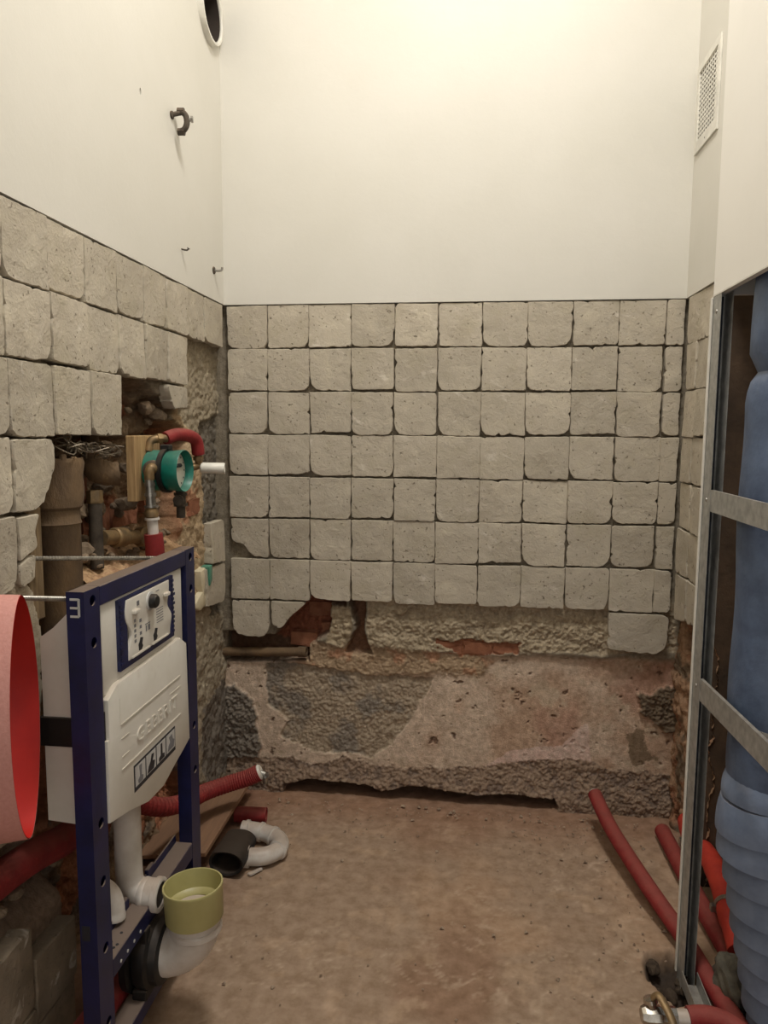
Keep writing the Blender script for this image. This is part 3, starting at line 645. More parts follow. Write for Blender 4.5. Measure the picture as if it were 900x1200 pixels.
def lettering(txt, height, fn_matrix, depth, name, m, parent):
    cu = bpy.data.curves.new(name, 'FONT'); cu.body = txt; cu.size = height/.72; cu.extrude = depth; cu.offset = -.0005; cu.align_x = 'CENTER'; cu.space_character = 1.08; cu.resolution_u = 3
    t = bpy.data.objects.new('tmp_text', cu); COL.objects.link(t); dg = bpy.context.evaluated_depsgraph_get(); me = bpy.data.meshes.new_from_object(t.evaluated_get(dg))
    bpy.data.objects.remove(t); mb = MB(); mb.add([fn_matrix @ v.co for v in me.vertices], [tuple(p.vertices) for p in me.polygons]); bpy.data.meshes.remove(me)
    return mb.build(name, m, parent, smooth=25)
TM = Matrix(((0, 0, 1, XF+.0055), (1, 0, 0, 1.528), (0, 1, 0, .716), (0, 0, 0, 1)))
TM = TM @ Matrix.Diagonal((1.22, 1, 1, 1))
lettering('GEBERIT', .032, TM, .0026, 'lettering', 'white_plastic', cov)
# instruction sticker: four little pictures in a black border
sk = MB().box(XF+.0042, XF+.0056, 1.404, 1.620, .614, .673).build('sticker', 'print_dark', cov, smooth=0)
for k in range(4):
    y0 = 1.409+.0532*k; pn = MB().box(XF+.0052, XF+.0061, y0, y0+.0475, .624, .668).build('picture', 'print_light', sk, smooth=0)
    yb = y0+.024; shp = [[(-.010, .626), (.010, .626), (.012, .636), (.004, .640), (.007, .664), (-.006, .664), (-.003, .640), (-.013, .634)], [(-.020, .626), (.012, .626), (.018, .642), (.006, .646), (.014, .660), (.002, .662), (-.004, .648), (-.014, .640)], [(-.014, .626), (.016, .626), (.016, .636), (.006, .638), (.005, .664), (-.003, .664), (-.004, .638), (-.014, .634)], [(-.018, .628), (.016, .628), (.020, .644), (.012, .648), (.006, .662), (-.010, .660), (-.004, .646), (-.014, .640)]][k]
    MB().prism([(yb+a, b) for a, b in shp], FX, .006, .0066).build('pictogram', 'print_grey' if k in (0, 3) else 'print_dark', pn, smooth=0)
# access opening with blue surround
ac = MB()
ac.box(XF-.006, XF+.001, 1.370, 1.405, .889, 1.036).box(XF-.006, XF+.001, 1.606, 1.641, .889, 1.036).box(XF-.006, XF+.001, 1.405, 1.606, .889, .905).box(XF-.006, XF+.001, 1.405, 1.606, 1.029, 1.036)
acp = ac.build('access_surround', 'blue_plastic', fr, smooth=0)
rb = MB()
for k in range(12):
    z = .899+k*.011
    for y0 in (1.373, 1.632): rb.box(XF+.0005, XF+.0026, y0, y0+.008+.008*random.random(), z, z+.006)
rb.build('ribs', 'blue_plastic', acp, smooth=0, kind='stuff')
wv_ = []
zz = np.linspace(.902, 1.030, 18)
lft = [(1.404+.016*math.exp(-((z-.955)/.022)**2)-.010*math.exp(-((z-1.0)/.03)**2), z) for z in zz]; rgt_ = [(1.612+.012*math.exp(-((z-.945)/.02)**2)-.012*math.exp(-((z-.975)/.02)**2), z) for z in zz]
pl = MB().prism(rgt_+lft[::-1], FX, -.003, .0035, .001).build('service_plate', 'white_plastic', acp, smooth=30)
MB().lathe((XF+.003, 1.509, 1.004), (1, 0, 0), [(0, .021), (.003, .021), (.004, .017)], 28).build('knob_ring', 'print_light', pl)
MB().lathe((XF+.005, 1.509, 1.004), (1, 0, 0), [(0, .016), (.012, .0155), (.016, .012), (.0165, 0)], 28).build('knob', 'black_rubber', pl)
for y_, z_ in ((1.432, 1.000), (1.588, 1.002)): MB().box(XF+.002, XF+.012, y_-.010, y_+.014, z_-.005, z_+.004, bev=.002).build('clip', 'white_plastic', pl)
pm_ = MB()
for k in range(5): pm_.box(XF+.0032, XF+.0041, 1.430, 1.438, .932+k*.011, .9385+k*.011)
for k in range(3): pm_.box(XF+.0032, XF+.0041, 1.455, 1.464, .942+k*.014, .949+k*.014)
pm_.box(XF+.0032, XF+.0041, 1.482, 1.506, .957, .959).box(XF+.0032, XF+.0041, 1.484, 1.490, .942, .955).box(XF+.0032, XF+.0041, 1.495, 1.505, .942, .955)
for k in range(6): pm_.box(XF+.0032, XF+.0041, 1.540, 1.575, .946+k*.006, .9475+k*.006)
pm_.box(XF+.0032, XF+.0041, 1.445, 1.456, 1.008, 1.018).box(XF+.0032, XF+.0041, 1.54, 1.556, 1.018, 1.020)
pm_.build('printed_marks', 'print_grey', pl, smooth=0, kind='stuff')
for y_ in (1.458, 1.532):
    MB().prism([(y_-.009, .910), (y_+.004, .910), (y_+.010, .916), (y_+.006, .922), (y_+.011, .934), (y_-.001, .937), (y_-.006, .928), (y_-.011, .924)], FX, .003, .0043).build('printed_icon', 'print_dark', pl, smooth=0)
MB().box(XF, XF+.006, 1.416, 1.50, .903, .9065).box(XF, XF+.006, 1.514, 1.60, .903, .9065).build('bottom_tabs', 'white_plastic', pl)
# flush pipe with its elbow
MB().tube(spline([(-.762, 1.50, .60), (-.762, 1.50, .48), (-.762, 1.50, .375), (-.755, 1.50, .338), (-.728, 1.50, .322), (-.706, 1.50, .321)], 6), .030, 24).build('flush_pipe', 'white_pipe', fr)
MB().lathe((-.735, 1.50, .321), (1, 0, 0), [(0, .0315), (.008, .036), (.014, .0355), (.016, .034), (.034, .034), (.036, .038), (.048, .038), (.050, .035), (.050, .029), (.0, .028)], 32).build('flush_socket', 'white_pipe', fr)
MB().lathe((-.725, 1.50, .321), (1, 0, 0), [(.0, .0285), (.034, .0285)], 24).build('socket_seal', 'black_rubber', fr)
MB().tube(spline([(-.82, 1.41, .395), (-.785, 1.41, .39), (-.762, 1.41, .375), (-.752, 1.408, .35), (-.752, 1.405, .325)], 5), [.022]*18+[.025]*3, 16).build('inlet_elbow', 'white_pipe', fr)
# threaded rods tying the frame to the wall
def rod(a, b, label):
    A, B = Vector(a), Vector(b); n = 120; pth = [A+(B-A)*k/n for k in range(n+1)]
    return MB().tube(pth, [.0052 if k % 2 else .0044 for k in range(n+1)], 10).build('threaded_rod', 'steel', fr, smooth=0, label=label)
rod((-.725, 1.72, 1.062), (-.930, 1.36, 1.118), 'long threaded rod across the brown pipe'); rod((-.725, 1.262, 1.064), (-.872, 1.245, 1.066), 'short threaded rod near the red sheet')

MB().tube(spline([(-.775, 1.22, .145), (-.775, 1.40, .125), (-.785, 1.62, .095), (-.80, 1.80, .07)], 6), .030, 20).build('insulated_pipe', 'red_foam', smooth=50, label='dark red pipe low behind the foot of the blue frame', cat='pipe')

# ---- drain bend with yellow cap
db = empty('drain_bend', (-.62, 1.50, .12), label='grey-white drain elbow with black collar held in the blue frame', cat='drain pipe')
bend = [(-.735, 1.50, .188), (-.70, 1.50, .188)]
for t in np.linspace(0, math.pi/2, 9): bend.append((-.685+.078*math.sin(t), 1.50, .266-.078*math.cos(t)))
bend.append((-.606, 1.498, .290))
MB().tube(bend, [.056]*3+[.057]*7+[.056, .056], 36).build('elbow', 'white_pipe', db, smooth=50)
MB().lathe((-.607, 1.50, .243), (.02, -.01, 1), [(0, .0565), (.004, .060), (.014, .060), (.018, .057)], 40).build('bead', 'white_pipe', db)
MB().lathe((-.728, 1.50, .188), (1, 0, 0), [(0, .058), (0, .078), (.012, .083), (.030, .083), (.036, .074), (.052, .072), (.056, .062), (.056, .057)], 44).build('rubber_collar', 'black_rubber', db)
MB().lathe((-.750, 1.50, .188), (1, 0, 0), [(0, .07), (0, .09), (.016, .092), (.020, .080)], 40).build('clamp_ring', 'black_rubber', db)
cap = empty('protective_cap', (-.606, 1.498, .274), label='open yellow-green plastic protective cap standing on the drain elbow', cat='cap')
MB().lathe((-.607, 1.498, .274), (-.05, .04, 1), [(0, .058), (.0, .062), (.004, .0645), (.072, .066), (.076, .0675), (.080, .0670), (.080, .0635), (.036, .0615), (.030, .052), (.024, .050), (.020, .052), (.018, .0)], 56).build('cup', 'cap_yellow', cap, smooth=40)

# ---- curled red sheet by the left edge
rs = empty('curled_sheet', (-.80, 1.15, .65), label='curled sheet of red plastic, pale pink outside, hanging by the blue frame', cat='plastic sheet')
ax = Vector((.93, .37, 0)).normalized(); e1 = Vector((-.37, .93, 0)).normalized(); C0 = Vector((-.778, 1.172, .868))
def curl(off):
    mb = MB(); n = 56; m = 6; V = []; Fc = []
    for j in range(m):
        s_ = -.078*j/(m-1)
        for k in range(n):
            t = 2*math.pi*k/n; sh2 = abs(math.cos(t))**1.15*math.copysign(1, math.cos(t))
            a = (.118+off)*sh2; b = (.222+off)*math.sin(t)
            V.append(C0+ax*s_+e1*a+Vector((0, 0, b))+Vector((0, 0, .006*s_/.08*math.sin(3*t))))
    for j in range(m-1):
        for k in range(n): Fc.append((j*n+k, j*n+(k+1) % n, (j+1)*n+(k+1) % n, (j+1)*n+k))
    return mb.add(V, Fc)
curl(0).build('outer_layer', 'pink_film', rs, smooth=60, label='pale pink outer side')
curl(-.0018).build('inner_layer', 'red_film', rs, smooth=60, label='glossy red inner side')

# ---- red insulated pipe in the wall channel
pth = spline([(-.90, -.4, .60), (-.90, .6, .555), (-.90, 1.247, .504), (-.90, 1.489, .453), (-.96, 1.66, .42), (-1.07, 1.76, .40)], 10)
MB().tube(pth, .034, 20).build('insulated_pipe', 'red_foam', smooth=50, label='long red insulated pipe lying in the wall channel behind the frame', cat='pipe')

# ---- water meter on its board
wm = empty('water_meter', (-.80, 1.90, 1.19), label='green water meter with round hooded dial on a wooden board', cat='water meter')
ma = Vector((1, -.03, 0)).normalized(); mc = Vector((-.865, 1.900, 1.268))
MB().box(-.892, -.866, 1.815, 1.968, 1.190, 1.362, bev=.002).build('board', 'wood', wm)
MB().lathe(mc, ma, [(0, .0), (0, .052), (.004, .055), (.050, .055), (.054, .053), (.054, 0)], 44).build('housing', 'green_plastic', wm)
MB().lathe(mc+ma*.042, ma, [(0, .053), (.0, .060), (.013, .060), (.013, .053)], 44, closed=True).build('clamp_band', 'black_rubber', wm)
MB().lathe(mc+ma*.052, ma, [(.0, .050), (.006, .053), (.046, .0565), (.048, .0555), (.046, .0540), (.016, .050), (.014, 0)], 48).build('dial_hood', 'green_plastic', wm, smooth=40)
dl_ = MB().lathe(mc+ma*.0745, ma, [(.0, .0495), (.003, .0495), (.004, .047), (.004, 0)], 40).build('dial', 'dial_white', wm)
dm = MB(); dn = mc+ma*.0790; du = ma.cross(Vector((0, 0, 1))).normalized()
for k in range(12):
    t = 2*math.pi*k/12; q = dn+du*(.040*math.cos(t))+Vector((0, 0, .040*math.sin(t))); dm.lathe(q, ma, [(0, .0026), (.0006, .0026)], 6)
dm.tube([dn-du*.016+Vector((0, 0, .014)), dn+du*.016+Vector((0, 0, .014))], .006, 6); dm.build('dial_marks', 'print_dark', dl_, kind='stuff')
MB().box(-.012, .012, -.014, .014, 0, .014, bev=.002, M=Matrix.Translation(mc+ma*.048+Vector((0, 0, .056)))).build('band_lug', 'black_rubber', wm)
# brass elbow, steel connector and tap on the near side
MB().lathe(Vector((-.835, 1.850, 1.272)), Vector((.25, -.97, 0)), [(-.005, .026), (.006, .026), (.010, .020)], 24).build('port_ring', 'dark_iron', wm)
MB().tube(spline([(-.835, 1.850, 1.274), (-.832, 1.836, 1.276), (-.834, 1.828, 1.270), (-.836, 1.828, 1.248)], 6), [.015]*10+[.013]*9, 16).build('elbow', 'brass', wm)
hs = [(0, .012), (.012, .012), (.012, .014), (.022, .014), (.022, .012), (.040, .013), (.040, .0155), (.048, .0155), (.048, .0125), (.072, .0125), (.072, .018), (.077, .018)]
MB().lathe((-.836, 1.828, 1.252), (.04, .01, -1), hs, 20).build('connector', 'steel', wm)
MB().lathe((-.833, 1.829, 1.175), (.03, .02, -1), [(0, .012), (.008, .017), (.024, .017), (.030, .012)], 20).build('tap_body', 'brass', wm)
MB().lathe((-.832, 1.830, 1.148), (.03, .03, -1), [(0, .019), (.006, .019), (.006, .014), (.046, .014)], 20).build('white_collar', 'white_pipe', wm)
# upper outlet
MB().tube(spline([(-.862, 1.885, 1.320), (-.858, 1.892, 1.346), (-.842, 1.905, 1.354), (-.826, 1.925, 1.354)], 5), .011, 14).lathe((-.846, 1.902, 1.354), (.55, .7, 0), [(0, .015), (.014, .015)], 6).build('outlet_nipple', 'brass', wm)
MB().tube(spline([(-.788, 2.052, 1.306), (-.788, 2.056, 1.288), (-.792, 2.056, 1.274), (-.815, 2.03, 1.268), (-.83, 1.955, 1.268)], 5), .011, 14).lathe((-.788, 2.053, 1.302), (0, .1, -1), [(0, .015), (.012, .015)], 6).build('outlet_elbow', 'brass', wm)
MB().lathe((-.785, 2.060, 1.268), (1, .25, -.03), [(0, .012), (.003, .016), (.018, .0155), (.066, .0165), (.070, .0155), (.070, .011), (.05, .011)], 20).build('drain_spout', 'grille_white', wm, label='white plastic spout')
MB().lathe((-.800, 1.945, 1.225), (0, .0, -1), [(0, .013), (.02, .013), (.02, .018), (.028, .018), (.028, .014), (.05, .014), (.05, .019), (.058, .019), (.058, .012), (.09, .012)], 20).build('lower_fitting', 'dark_iron', wm)
MB().lathe((-.800, 1.945, 1.187), (.2, -.9, 0), [(0, .009), (.028, .009), (.028, .014), (.040, .014)], 16).build('lower_tap', 'dark_iron', wm)
MB().tube(spline([(-.831, 1.832, 1.105), (-.829, 1.835, 1.06), (-.832, 1.84, 1.00), (-.85, 1.85, .94), (-.86, 1.85, .85)], 6), [.024+.003*k/24 for k in range(25)], 20).build('insulated_riser', 'red_foam', smooth=50, label='short red insulated riser below the green meter', cat='pipe')
MB().tube(spline([(-.830, 1.922, 1.354), (-.812, 1.96, 1.364), (-.796, 2.01, 1.360), (-.788, 2.04, 1.345), (-.787, 2.052, 1.308)], 7), .0180, 20).build('insulated_hose', 'red_foam', smooth=50, label='short red insulated hose arching over the green meter', cat='pipe')

# ---- old pipes in the niche
op = empty('soil_pipe', (-.945, 1.58, .9), label='thick brown old soil pipe standing in the wall niche', cat='pipe')
MB().lathe((-.945, 1.566, .80), (0, 0, 1), [(0, .055), (.36, .055), (.365, .058), (.372, .055), (.415, .055)], 32).build('barrel', 'old_iron', op)
rr = random.Random(5)
MB().lathe((-.945, 1.566, 1.195), (0, 0, 1), [(0, .054), (.008, .062), (.04, .066), (.08, .064), (.105, .068), (.118, .065), (.118, .052), (.09, .048), (.09, 0)], 32).build('socket', 'old_iron', op)
for k, (dg, hh) in enumerate(((-112, .012), (-88, .017), (-60, .010), (-38, .015), (-12, .009))):
    t = math.radians(dg); MB().box(-.006, .005, -.007, .007, -.01, hh, bev=.003, M=Matrix.Translation((-.945+.061*math.cos(t), 1.566+.061*math.sin(t), 1.308)) @ Matrix.Rotation(t, 4, 'Z')).build('socket_chip', 'old_iron', op)
gp_ = empty('capped_pipe', (-.93, 1.72, 1.06), label='thin grey pipe stub with a brass cap beside the brown soil pipe', cat='pipe')
MB().lathe((-.93, 1.72, 1.03), (0, 0, 1), [(0, .0165), (.17, .0165)], 24).build('barrel', 'dark_iron', gp_)
MB().lathe((-.93, 1.72, 1.195), (0, 0, 1), [(0, .019), (.005, .021), (.010, .0195), (.030, .0195), (.032, .018), (.032, 0)], 6).build('brass_cap', 'brass', gp_)
oe = empty('pipe_elbow', (-.945, 1.76, 1.24), label='corroded threaded pipe elbow hanging at the top of the niche', cat='pipe fitting')
MB().tube(spline([(-.95, 1.745, 1.39), (-.95, 1.745, 1.31), (-.945, 1.75, 1.28), (-.925, 1.785, 1.265), (-.905, 1.80, 1.265)], 6), [.021]*7+[.028]*6+[.032]*6+[.030]*6, 20).build('body', 'old_iron', oe)
MB().lathe((-.95, 1.745, 1.325), (0, 0, 1), [(0, .026), (.004, .033), (.016, .033), (.020, .026)], 24).build('collar', 'old_iron', oe)
bt = empty('brass_branch', (-.92, 1.86, 1.06), label='dull brass pipe branch lying across the niche toward the red riser', cat='pipe fitting')
MB().tube([(-.925, 1.735, 1.105), (-.918, 1.80, 1.098), (-.905, 1.86, 1.090), (-.895, 1.90, 1.086)], [.020, .019, .019, .018], 20).lathe((-.92, 1.79, 1.099), (.18, .98, -.1), [(0, .022), (.004, .026), (.04, .026), (.044, .022)], 24).build('body', 'brass', bt)
MB().lathe((-.895, 1.90, 1.085), (.86, -.1, .1), [(-.02, .02), (-.01, .027), (.014, .027), (.018, .020), (.018, .010), (.014, .010), (.014, 0)], 28).build('end_plug', 'brass', bt)
ts = MB().box(-.94, -.912, 1.412, 1.462, .97, 1.215, bev=.004).build('timber_batten', 'timber_old', label='weathered timber batten left of the brown soil pipe', cat='batten')
# wire tangle
rr = random.Random(12); wt = MB()
for k in range(11):
    y0 = 1.50+rr.random()*.06; pts = []
    for j in range(7): pts.append((-.895+rr.gauss(0, .014), y0+j*.036+rr.gauss(0, .012), 1.338+rr.gauss(0, .011)-.0015*j))
    wt.tube(spline(pts, 4), .0017, 5)
wt.build('wire_tangle', 'wire', label='tangle of thin bare wire under the mortar above the niche pipes', cat='wire')

# ---- rubble: individual stones
def stone_mesh(seed):
    r = random.Random(seed); b = bmesh.new(); bmesh.ops.create_icosphere(b, subdivisions=2, radius=1)
    s3 = (1, r.uniform(.65, .95), r.uniform(.5, .8)); dirs = [(Vector((r.gauss(0, 1), r.gauss(0, 1), r.gauss(0, 1))).normalized(), r.uniform(.62, .85)) for _ in range(7)]
    for v in b.verts:
        for d_, c_ in dirs:
            q = v.co.dot(d_)
            if q > c_: v.co -= d_*(q-c_)
        v.co = Vector((v.co.x*s3[0], v.co.y*s3[1], v.co.z*s3[2]))+Vector((r.gauss(0, .03), r.gauss(0, .03), r.gauss(0, .03)))
    me = bpy.data.meshes.new('rubble_stone'); b.to_mesh(me); b.free(); me.materials.append(MATS['stone']); return me
SM = [stone_mesh(600+k) for k in range(6)]
def stone(loc, r, seed, label, group):
    q = random.Random(seed); o = bpy.data.objects.new('rubble_stone', SM[seed % 6]); COL.objects.link(o); o.location = loc; o.scale = (r, r, r); o.rotation_euler = (q.uniform(-.5, .5), q.uniform(-.5, .5), q.uniform(0, 6)); ORG[o.name] = Vector(loc)
    tag(o, label, 'stone', group)
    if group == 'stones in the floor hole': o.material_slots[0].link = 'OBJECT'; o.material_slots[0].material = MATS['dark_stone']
    return o
rr = random.Random(44)
for k in range(26):
    y = 1.16+.33*rr.random(); stone((-.905-.05*rr.random(), y, .415+.03*rr.random()), rr.uniform(.010, .022), k, 'rubble stone in the heap below the long red pipe', 'rubble below the red pipe')
for k in range(34):
    y = 1.64+.52*rr.random(); stone((-.965+.05*rr.random(), y, 1.025+.055*rr.random()), rr.uniform(.008, .020), 100+k, 'rubble stone piled in the niche behind the blue top rail', 'rubble in the niche')
for k, (x, y, z, r_) in enumerate([(-.955, 1.68, 1.18, .035), (-.96, 1.70, 1.08, .036), (-.97, 1.80, 1.17, .034), (-.97, 1.84, 1.23, .032), (-.97, 1.81, 1.32, .034), (-.96, 1.66, 1.27, .034), (-.975, 1.88, 1.33, .03), (-.93, 2.02, 1.44, .034), (-.93, 2.10, 1.42, .03), (-.92, 1.80, 1.46, .028), (-.92, 1.82, 1.49, .026), (-.965, 2.08, 1.23, .036), (-.97, 2.13, 1.14, .036), (-.97, 1.97, 1.17, .034)]):
    stone((x, y, z), r_, 200+k, 'chunk of broken masonry stuck between the niche pipes', 'masonry chunks in the niche')
rr = random.Random(71)
for k in range(30): stone((-.985+.035*rr.random(), 1.64+.50*rr.random(), 1.09+.26*rr.random()), rr.uniform(.012, .028), 230+k, 'chunk of broken masonry stuck between the niche pipes', 'masonry chunks in the niche')
for k in range(9): stone((-.955+.02*rr.random(), 1.80+.33*rr.random(), 1.39+.08*rr.random()), rr.uniform(.012, .026), 270+k, 'lump of mortar in the ragged hole above the green meter', 'lumps above the meter')
rr = random.Random(70)
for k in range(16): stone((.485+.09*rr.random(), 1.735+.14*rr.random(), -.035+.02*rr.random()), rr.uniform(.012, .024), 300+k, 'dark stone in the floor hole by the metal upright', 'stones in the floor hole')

# ---- loose crumbs on the floor (too many and too small to count)
rr = random.Random(90); cb_ = MB(); tet = [(1, 0, -.5), (-.6, .8, -.5), (-.5, -.85, -.5), (.1, .0, .8), (.6, .6, .1)]
tf = [(0, 1, 2), (0, 3, 4), (1, 4, 3), (0, 4, 1), (1, 3, 2), (0, 2, 3)]
for k in range(520):
    w_ = rr.random()
    if w_ < .45: x, y = rr.uniform(-.8, .62), 2.545-abs(rr.gauss(0, .10))
    elif w_ < .75: x, y = rr.uniform(.15, .60), rr.uniform(1.8, 2.5)
    else: x, y = rr.uniform(-.64, .5), rr.uniform(1.3, 2.5)
    s_ = rr.uniform(.0015, .005) if rr.random() < .9 else rr.uniform(.006, .009); a = rr.uniform(0, 6.28); ca_, sa_ = math.cos(a), math.sin(a)
    cb_.add([(x+s_*(p[0]*ca_-p[1]*sa_), y+s_*(p[0]*sa_+p[1]*ca_), .006+s_*.6*p[2]+(.008 if y > 2.45 else 0)) for p in tet], tf)
cb_.build('floor_crumbs', 'crumb', smooth=0, label='small mortar crumbs scattered over the dusty floor', cat='debris', kind='stuff')

# ---- iron pipe in the back wall slot
ip = empty('conduit_pipe', (-.76, 2.60, .545), label='old rusty iron pipe lying in the slot of the back wall', cat='pipe')
MB().tube([(-.98, 2.605, .545), (-.80, 2.600, .552), (-.60, 2.595, .561)], .0165, 18).build('barrel', 'old_iron', ip)
MB().lathe((-.625, 2.5958, .560), (.99, -.02, .04), [(0, .0165), (0, .020), (.03, .020), (.03, .014), (.02, .013), (.02, 0)], 18).build('socket', 'old_iron', ip)

# ---- red corrugated hose by the left corner
hp = spline([(-.955, 1.66, .66), (-.96, 1.76, .50), (-.945, 1.88, .34), (-.915, 2.00, .25), (-.885, 2.12, .203), (-.86, 2.23, .182), (-.80, 2.29, .185), (-.74, 2.31, .200), (-.700, 2.32, .218)], 14)
ch_ = empty('corrugated_hose', (-.78, 2.28, .17), label='red corrugated hose with a white end near the left corner', cat='hose')
MB().tube(hp, [.0285 if k % 2 else .0262 for k in range(len(hp))], 20).build('hose', 'red_foam', ch_, smooth=0)
MB().lathe((-.703, 2.320, .217), (.93, .15, .4), [(0, .024), (.006, .026), (.012, .022), (.012, 0)], 20).build('end_ring', 'grille_white', ch_)
MB().lathe((-.680, 2.322, .212), (.1, 0, -1), [(0, .013), (.008, .015), (.010, .010), (.030, .010), (.030, 0)], 16).tube([(-.695, 2.32, .218), (-.680, 2.322, .212)], .009, 10).build('end_nipple', 'steel', ch_)
# ---- loose board
plk = MB().box(-.115, .115, -.235, .235, -.007, .007, bev=.0015, M=Matrix.Translation((-.905, 2.305, .062)) @ Euler((math.radians(3), math.radians(-8), math.radians(-2))).to_matrix().to_4x4())
plk.build('loose_board', 'plank', label='brown wooden board lying in the left corner under the red hose', cat='board')
# ---- black rubber boot, white trap bend, red pipe stub
bo = MB(); n_ = 40
def bootring(y, sc):
    out = []
    for k in range(n_):
        t = 2*math.pi*k/n_; r_ = .050*sc*(1+.10*math.cos(2*t)+.10*math.exp(-((t-2.4)/.4)**2)); out.append((-.728+r_*.98*math.cos(t)+.03*(y-2.06), y, .050+r_*.85*math.sin(t)))
    return out
rings_ = [bootring(2.055, .86), bootring(2.052, 1.0), bootring(2.075, 1.04), bootring(2.12, 1.0), bootring(2.19, .96), bootring(2.20, .80), bootring(2.19, .4), bootring(2.15, .36), bootring(2.10, .72), bootring(2.06, .84)]
V_ = sum(rings_, []); nr = len(rings_)
bo.add(V_, [(i*n_+k, i*n_+(k+1) % n_, ((i+1) % nr)*n_+(k+1) % n_, ((i+1) % nr)*n_+k) for i in range(nr) for k in range(n_)])
bo.build('rubber_boot', 'black_rubber', recalc=True, smooth=50, label='open black rubber boot on the floor beside the white bend', cat='pipe fitting')
tr = empty('trap_bend', (-.64, 2.19, .0), label='white plastic U bend lying on the floor beside the black boot', cat='pipe fitting')
tp = [(-.745, 2.265, .042), (-.70, 2.265, .040), (-.655, 2.258, .036), (-.612, 2.235, .034), (-.594, 2.195, .034), (-.606, 2.155, .034), (-.640, 2.130, .034), (-.688, 2.125, .034)]
tps = spline(tp, 6); MB().tube(tps, .0275, 24).build('pipe', 'white_pipe', tr, smooth=50)
for k, i in enumerate((3, 9, 15, 27)):
    d_ = (tps[i+1]-tps[i]).normalized(); MB().lathe(tps[i]-d_*.006, d_, [(0, .0275), (.001, .0318), (.010, .0318), (.012, .0275)], 28).build('bead', 'white_pipe', tr)
d_ = (tps[-1]-tps[-2]).normalized(); MB().lathe(tps[-1]-d_*.012, d_, [(0, .028), (.0, .034), (.02, .034), (.02, .026), (.004, .025)], 28).build('socket_rim', 'white_pipe', tr)
MB().lathe((-.80, 2.36, .040), (1, .1, -.02), [(0, .026), (.11, .026), (.11, .018), (.03, .018), (.03, 0)], 24).build('pipe_stub', 'red_foam', label='dark red open pipe stub behind the white bend', cat='pipe')
MB().prism([(-.668, 2.075), (-.655, 2.068), (-.628, 2.105), (-.634, 2.112)], lambda u, v, d: (u, v, d), .006, .011).build('plastic_shard', 'white_pipe', smooth=0, label='thin white shard on the floor in front of the bend', cat='shard')

# ---- drywall frame of the shaft
df = empty('drywall_frame', (XS+.03, 1.80, 0), label='galvanised metal stud frame around the blue pipe shaft', cat='stud frame')
up_ = MB()
up_.box(XS, XS+.0012, YS-.058, YS-.003, -.02, 1.696).box(XS+.0012, XS+.027, YS-.0042, YS-.003, -.02, 1.696).box(XS+.0258, XS+.027, YS-.058, YS-.0042, -.02, 1.696)
up_.build('upright', 'galvanised', df, smooth=0)
MB().box(XS+.0013, XS+.0045, YS-.050, YS-.006, .0, 1.69).box(XS+.012, XS+.018, YS-.018, YS-.006, .0, 1.69).build('sealing_strip', 'stud_inner', df, smooth=0)
for z0, z1, tl in ((1.197, 1.247, 0), (.742, .795, .04)):
    mb = MB(); mm = Matrix.Translation((0, 1.775, z0)) @ Matrix.Rotation(-tl, 4, 'X') @ Matrix.Translation((0, -1.775, -z0))
    mb.box(XS+.001, XS+.0024, .2, 1.775, z0, z1, M=mm).box(XS+.0024, XS+.009, .2, 1.775, z0, z0+.0012, M=mm).box(XS+.0024, XS+.009, .2, 1.775, z1-.0012, z1, M=mm)
    mb.build('cross_profile', 'galvanised', df, smooth=0)
MB().box(XS-.004, XS+.034, 1.64, 1.775, .002, .004).box(XS-.004, XS-.002, 1.64, 1.775, .004, .04).box(XS+.032, XS+.034, 1.64, 1.775, .004, .04).build('floor_track', 'galvanised', df, smooth=0)
MB().box(XS-.005, XS-.0005, YS-.006, YS+.003, .0, 1.69, bev=.001).build('plaster_edge', 'gypsum', df, label='pale plaster bead along the metal upright')
for z_ in (1.655, 1.222, .77): MB().lathe((XS, YS-.03, z_), (-1, 0, 0), [(0, .005), (.0015, .0045), (.002, 0)], 10).build('screw', 'steel', df)

# ---- blue insulated soil stack
BX, BY = .668, 1.615
bs = empty('insulated_stack', (BX, BY, 0), label='thick blue foam insulated soil pipe inside the open shaft', cat='pipe')
def stack(name, zs, rs_, m, shift=lambda z: 0, tilt=0, seg=40):
    P_ = [(BX+shift(z), BY, z) for z in zs]; return MB().tube(P_, rs_, seg).build(name, m, bs, smooth=50)
rr = random.Random(9)
zs = np.linspace(1.492, 2.95, 30); stack('foam_sleeve', zs, [.080+.022*min(1, (z-1.492)/.05)**.5+.003*math.sin(z*13) for z in zs], 'blue_foam', lambda z: .006)
zs = np.linspace(.765, 1.508, 34); stack('foam_sleeve', zs, [(.078+.026*min(1, (1.508-z)/.06)**.5-.003*min(1, (1.508-z)/.6)+.0025*math.sin(z*17)) for z in zs], 'blue_foam')
zs = np.linspace(.62, .77, 8); stack('foam_sleeve', zs, [.097+.002*math.sin(z*30) for z in zs], 'blue_foam', lambda z: .0)
MB().lathe((BX, BY, .755), (.06, -.05, 1), [(-.008, .1005), (-.008, .1035), (.012, .1035), (.012, .1005)], 48, closed=True).build('pipe_clip', 'galvanised', bs)
MB().lathe((BX, BY, .735), (.06, -.05, 1), [(-.006, .0985), (-.006, .102), (.008, .102), (.008, .0985)], 48, closed=True).build('clip_rubber', 'black_rubber', bs)
shf = lambda z: .088*max(0, (.53-z)/.53)**1.1
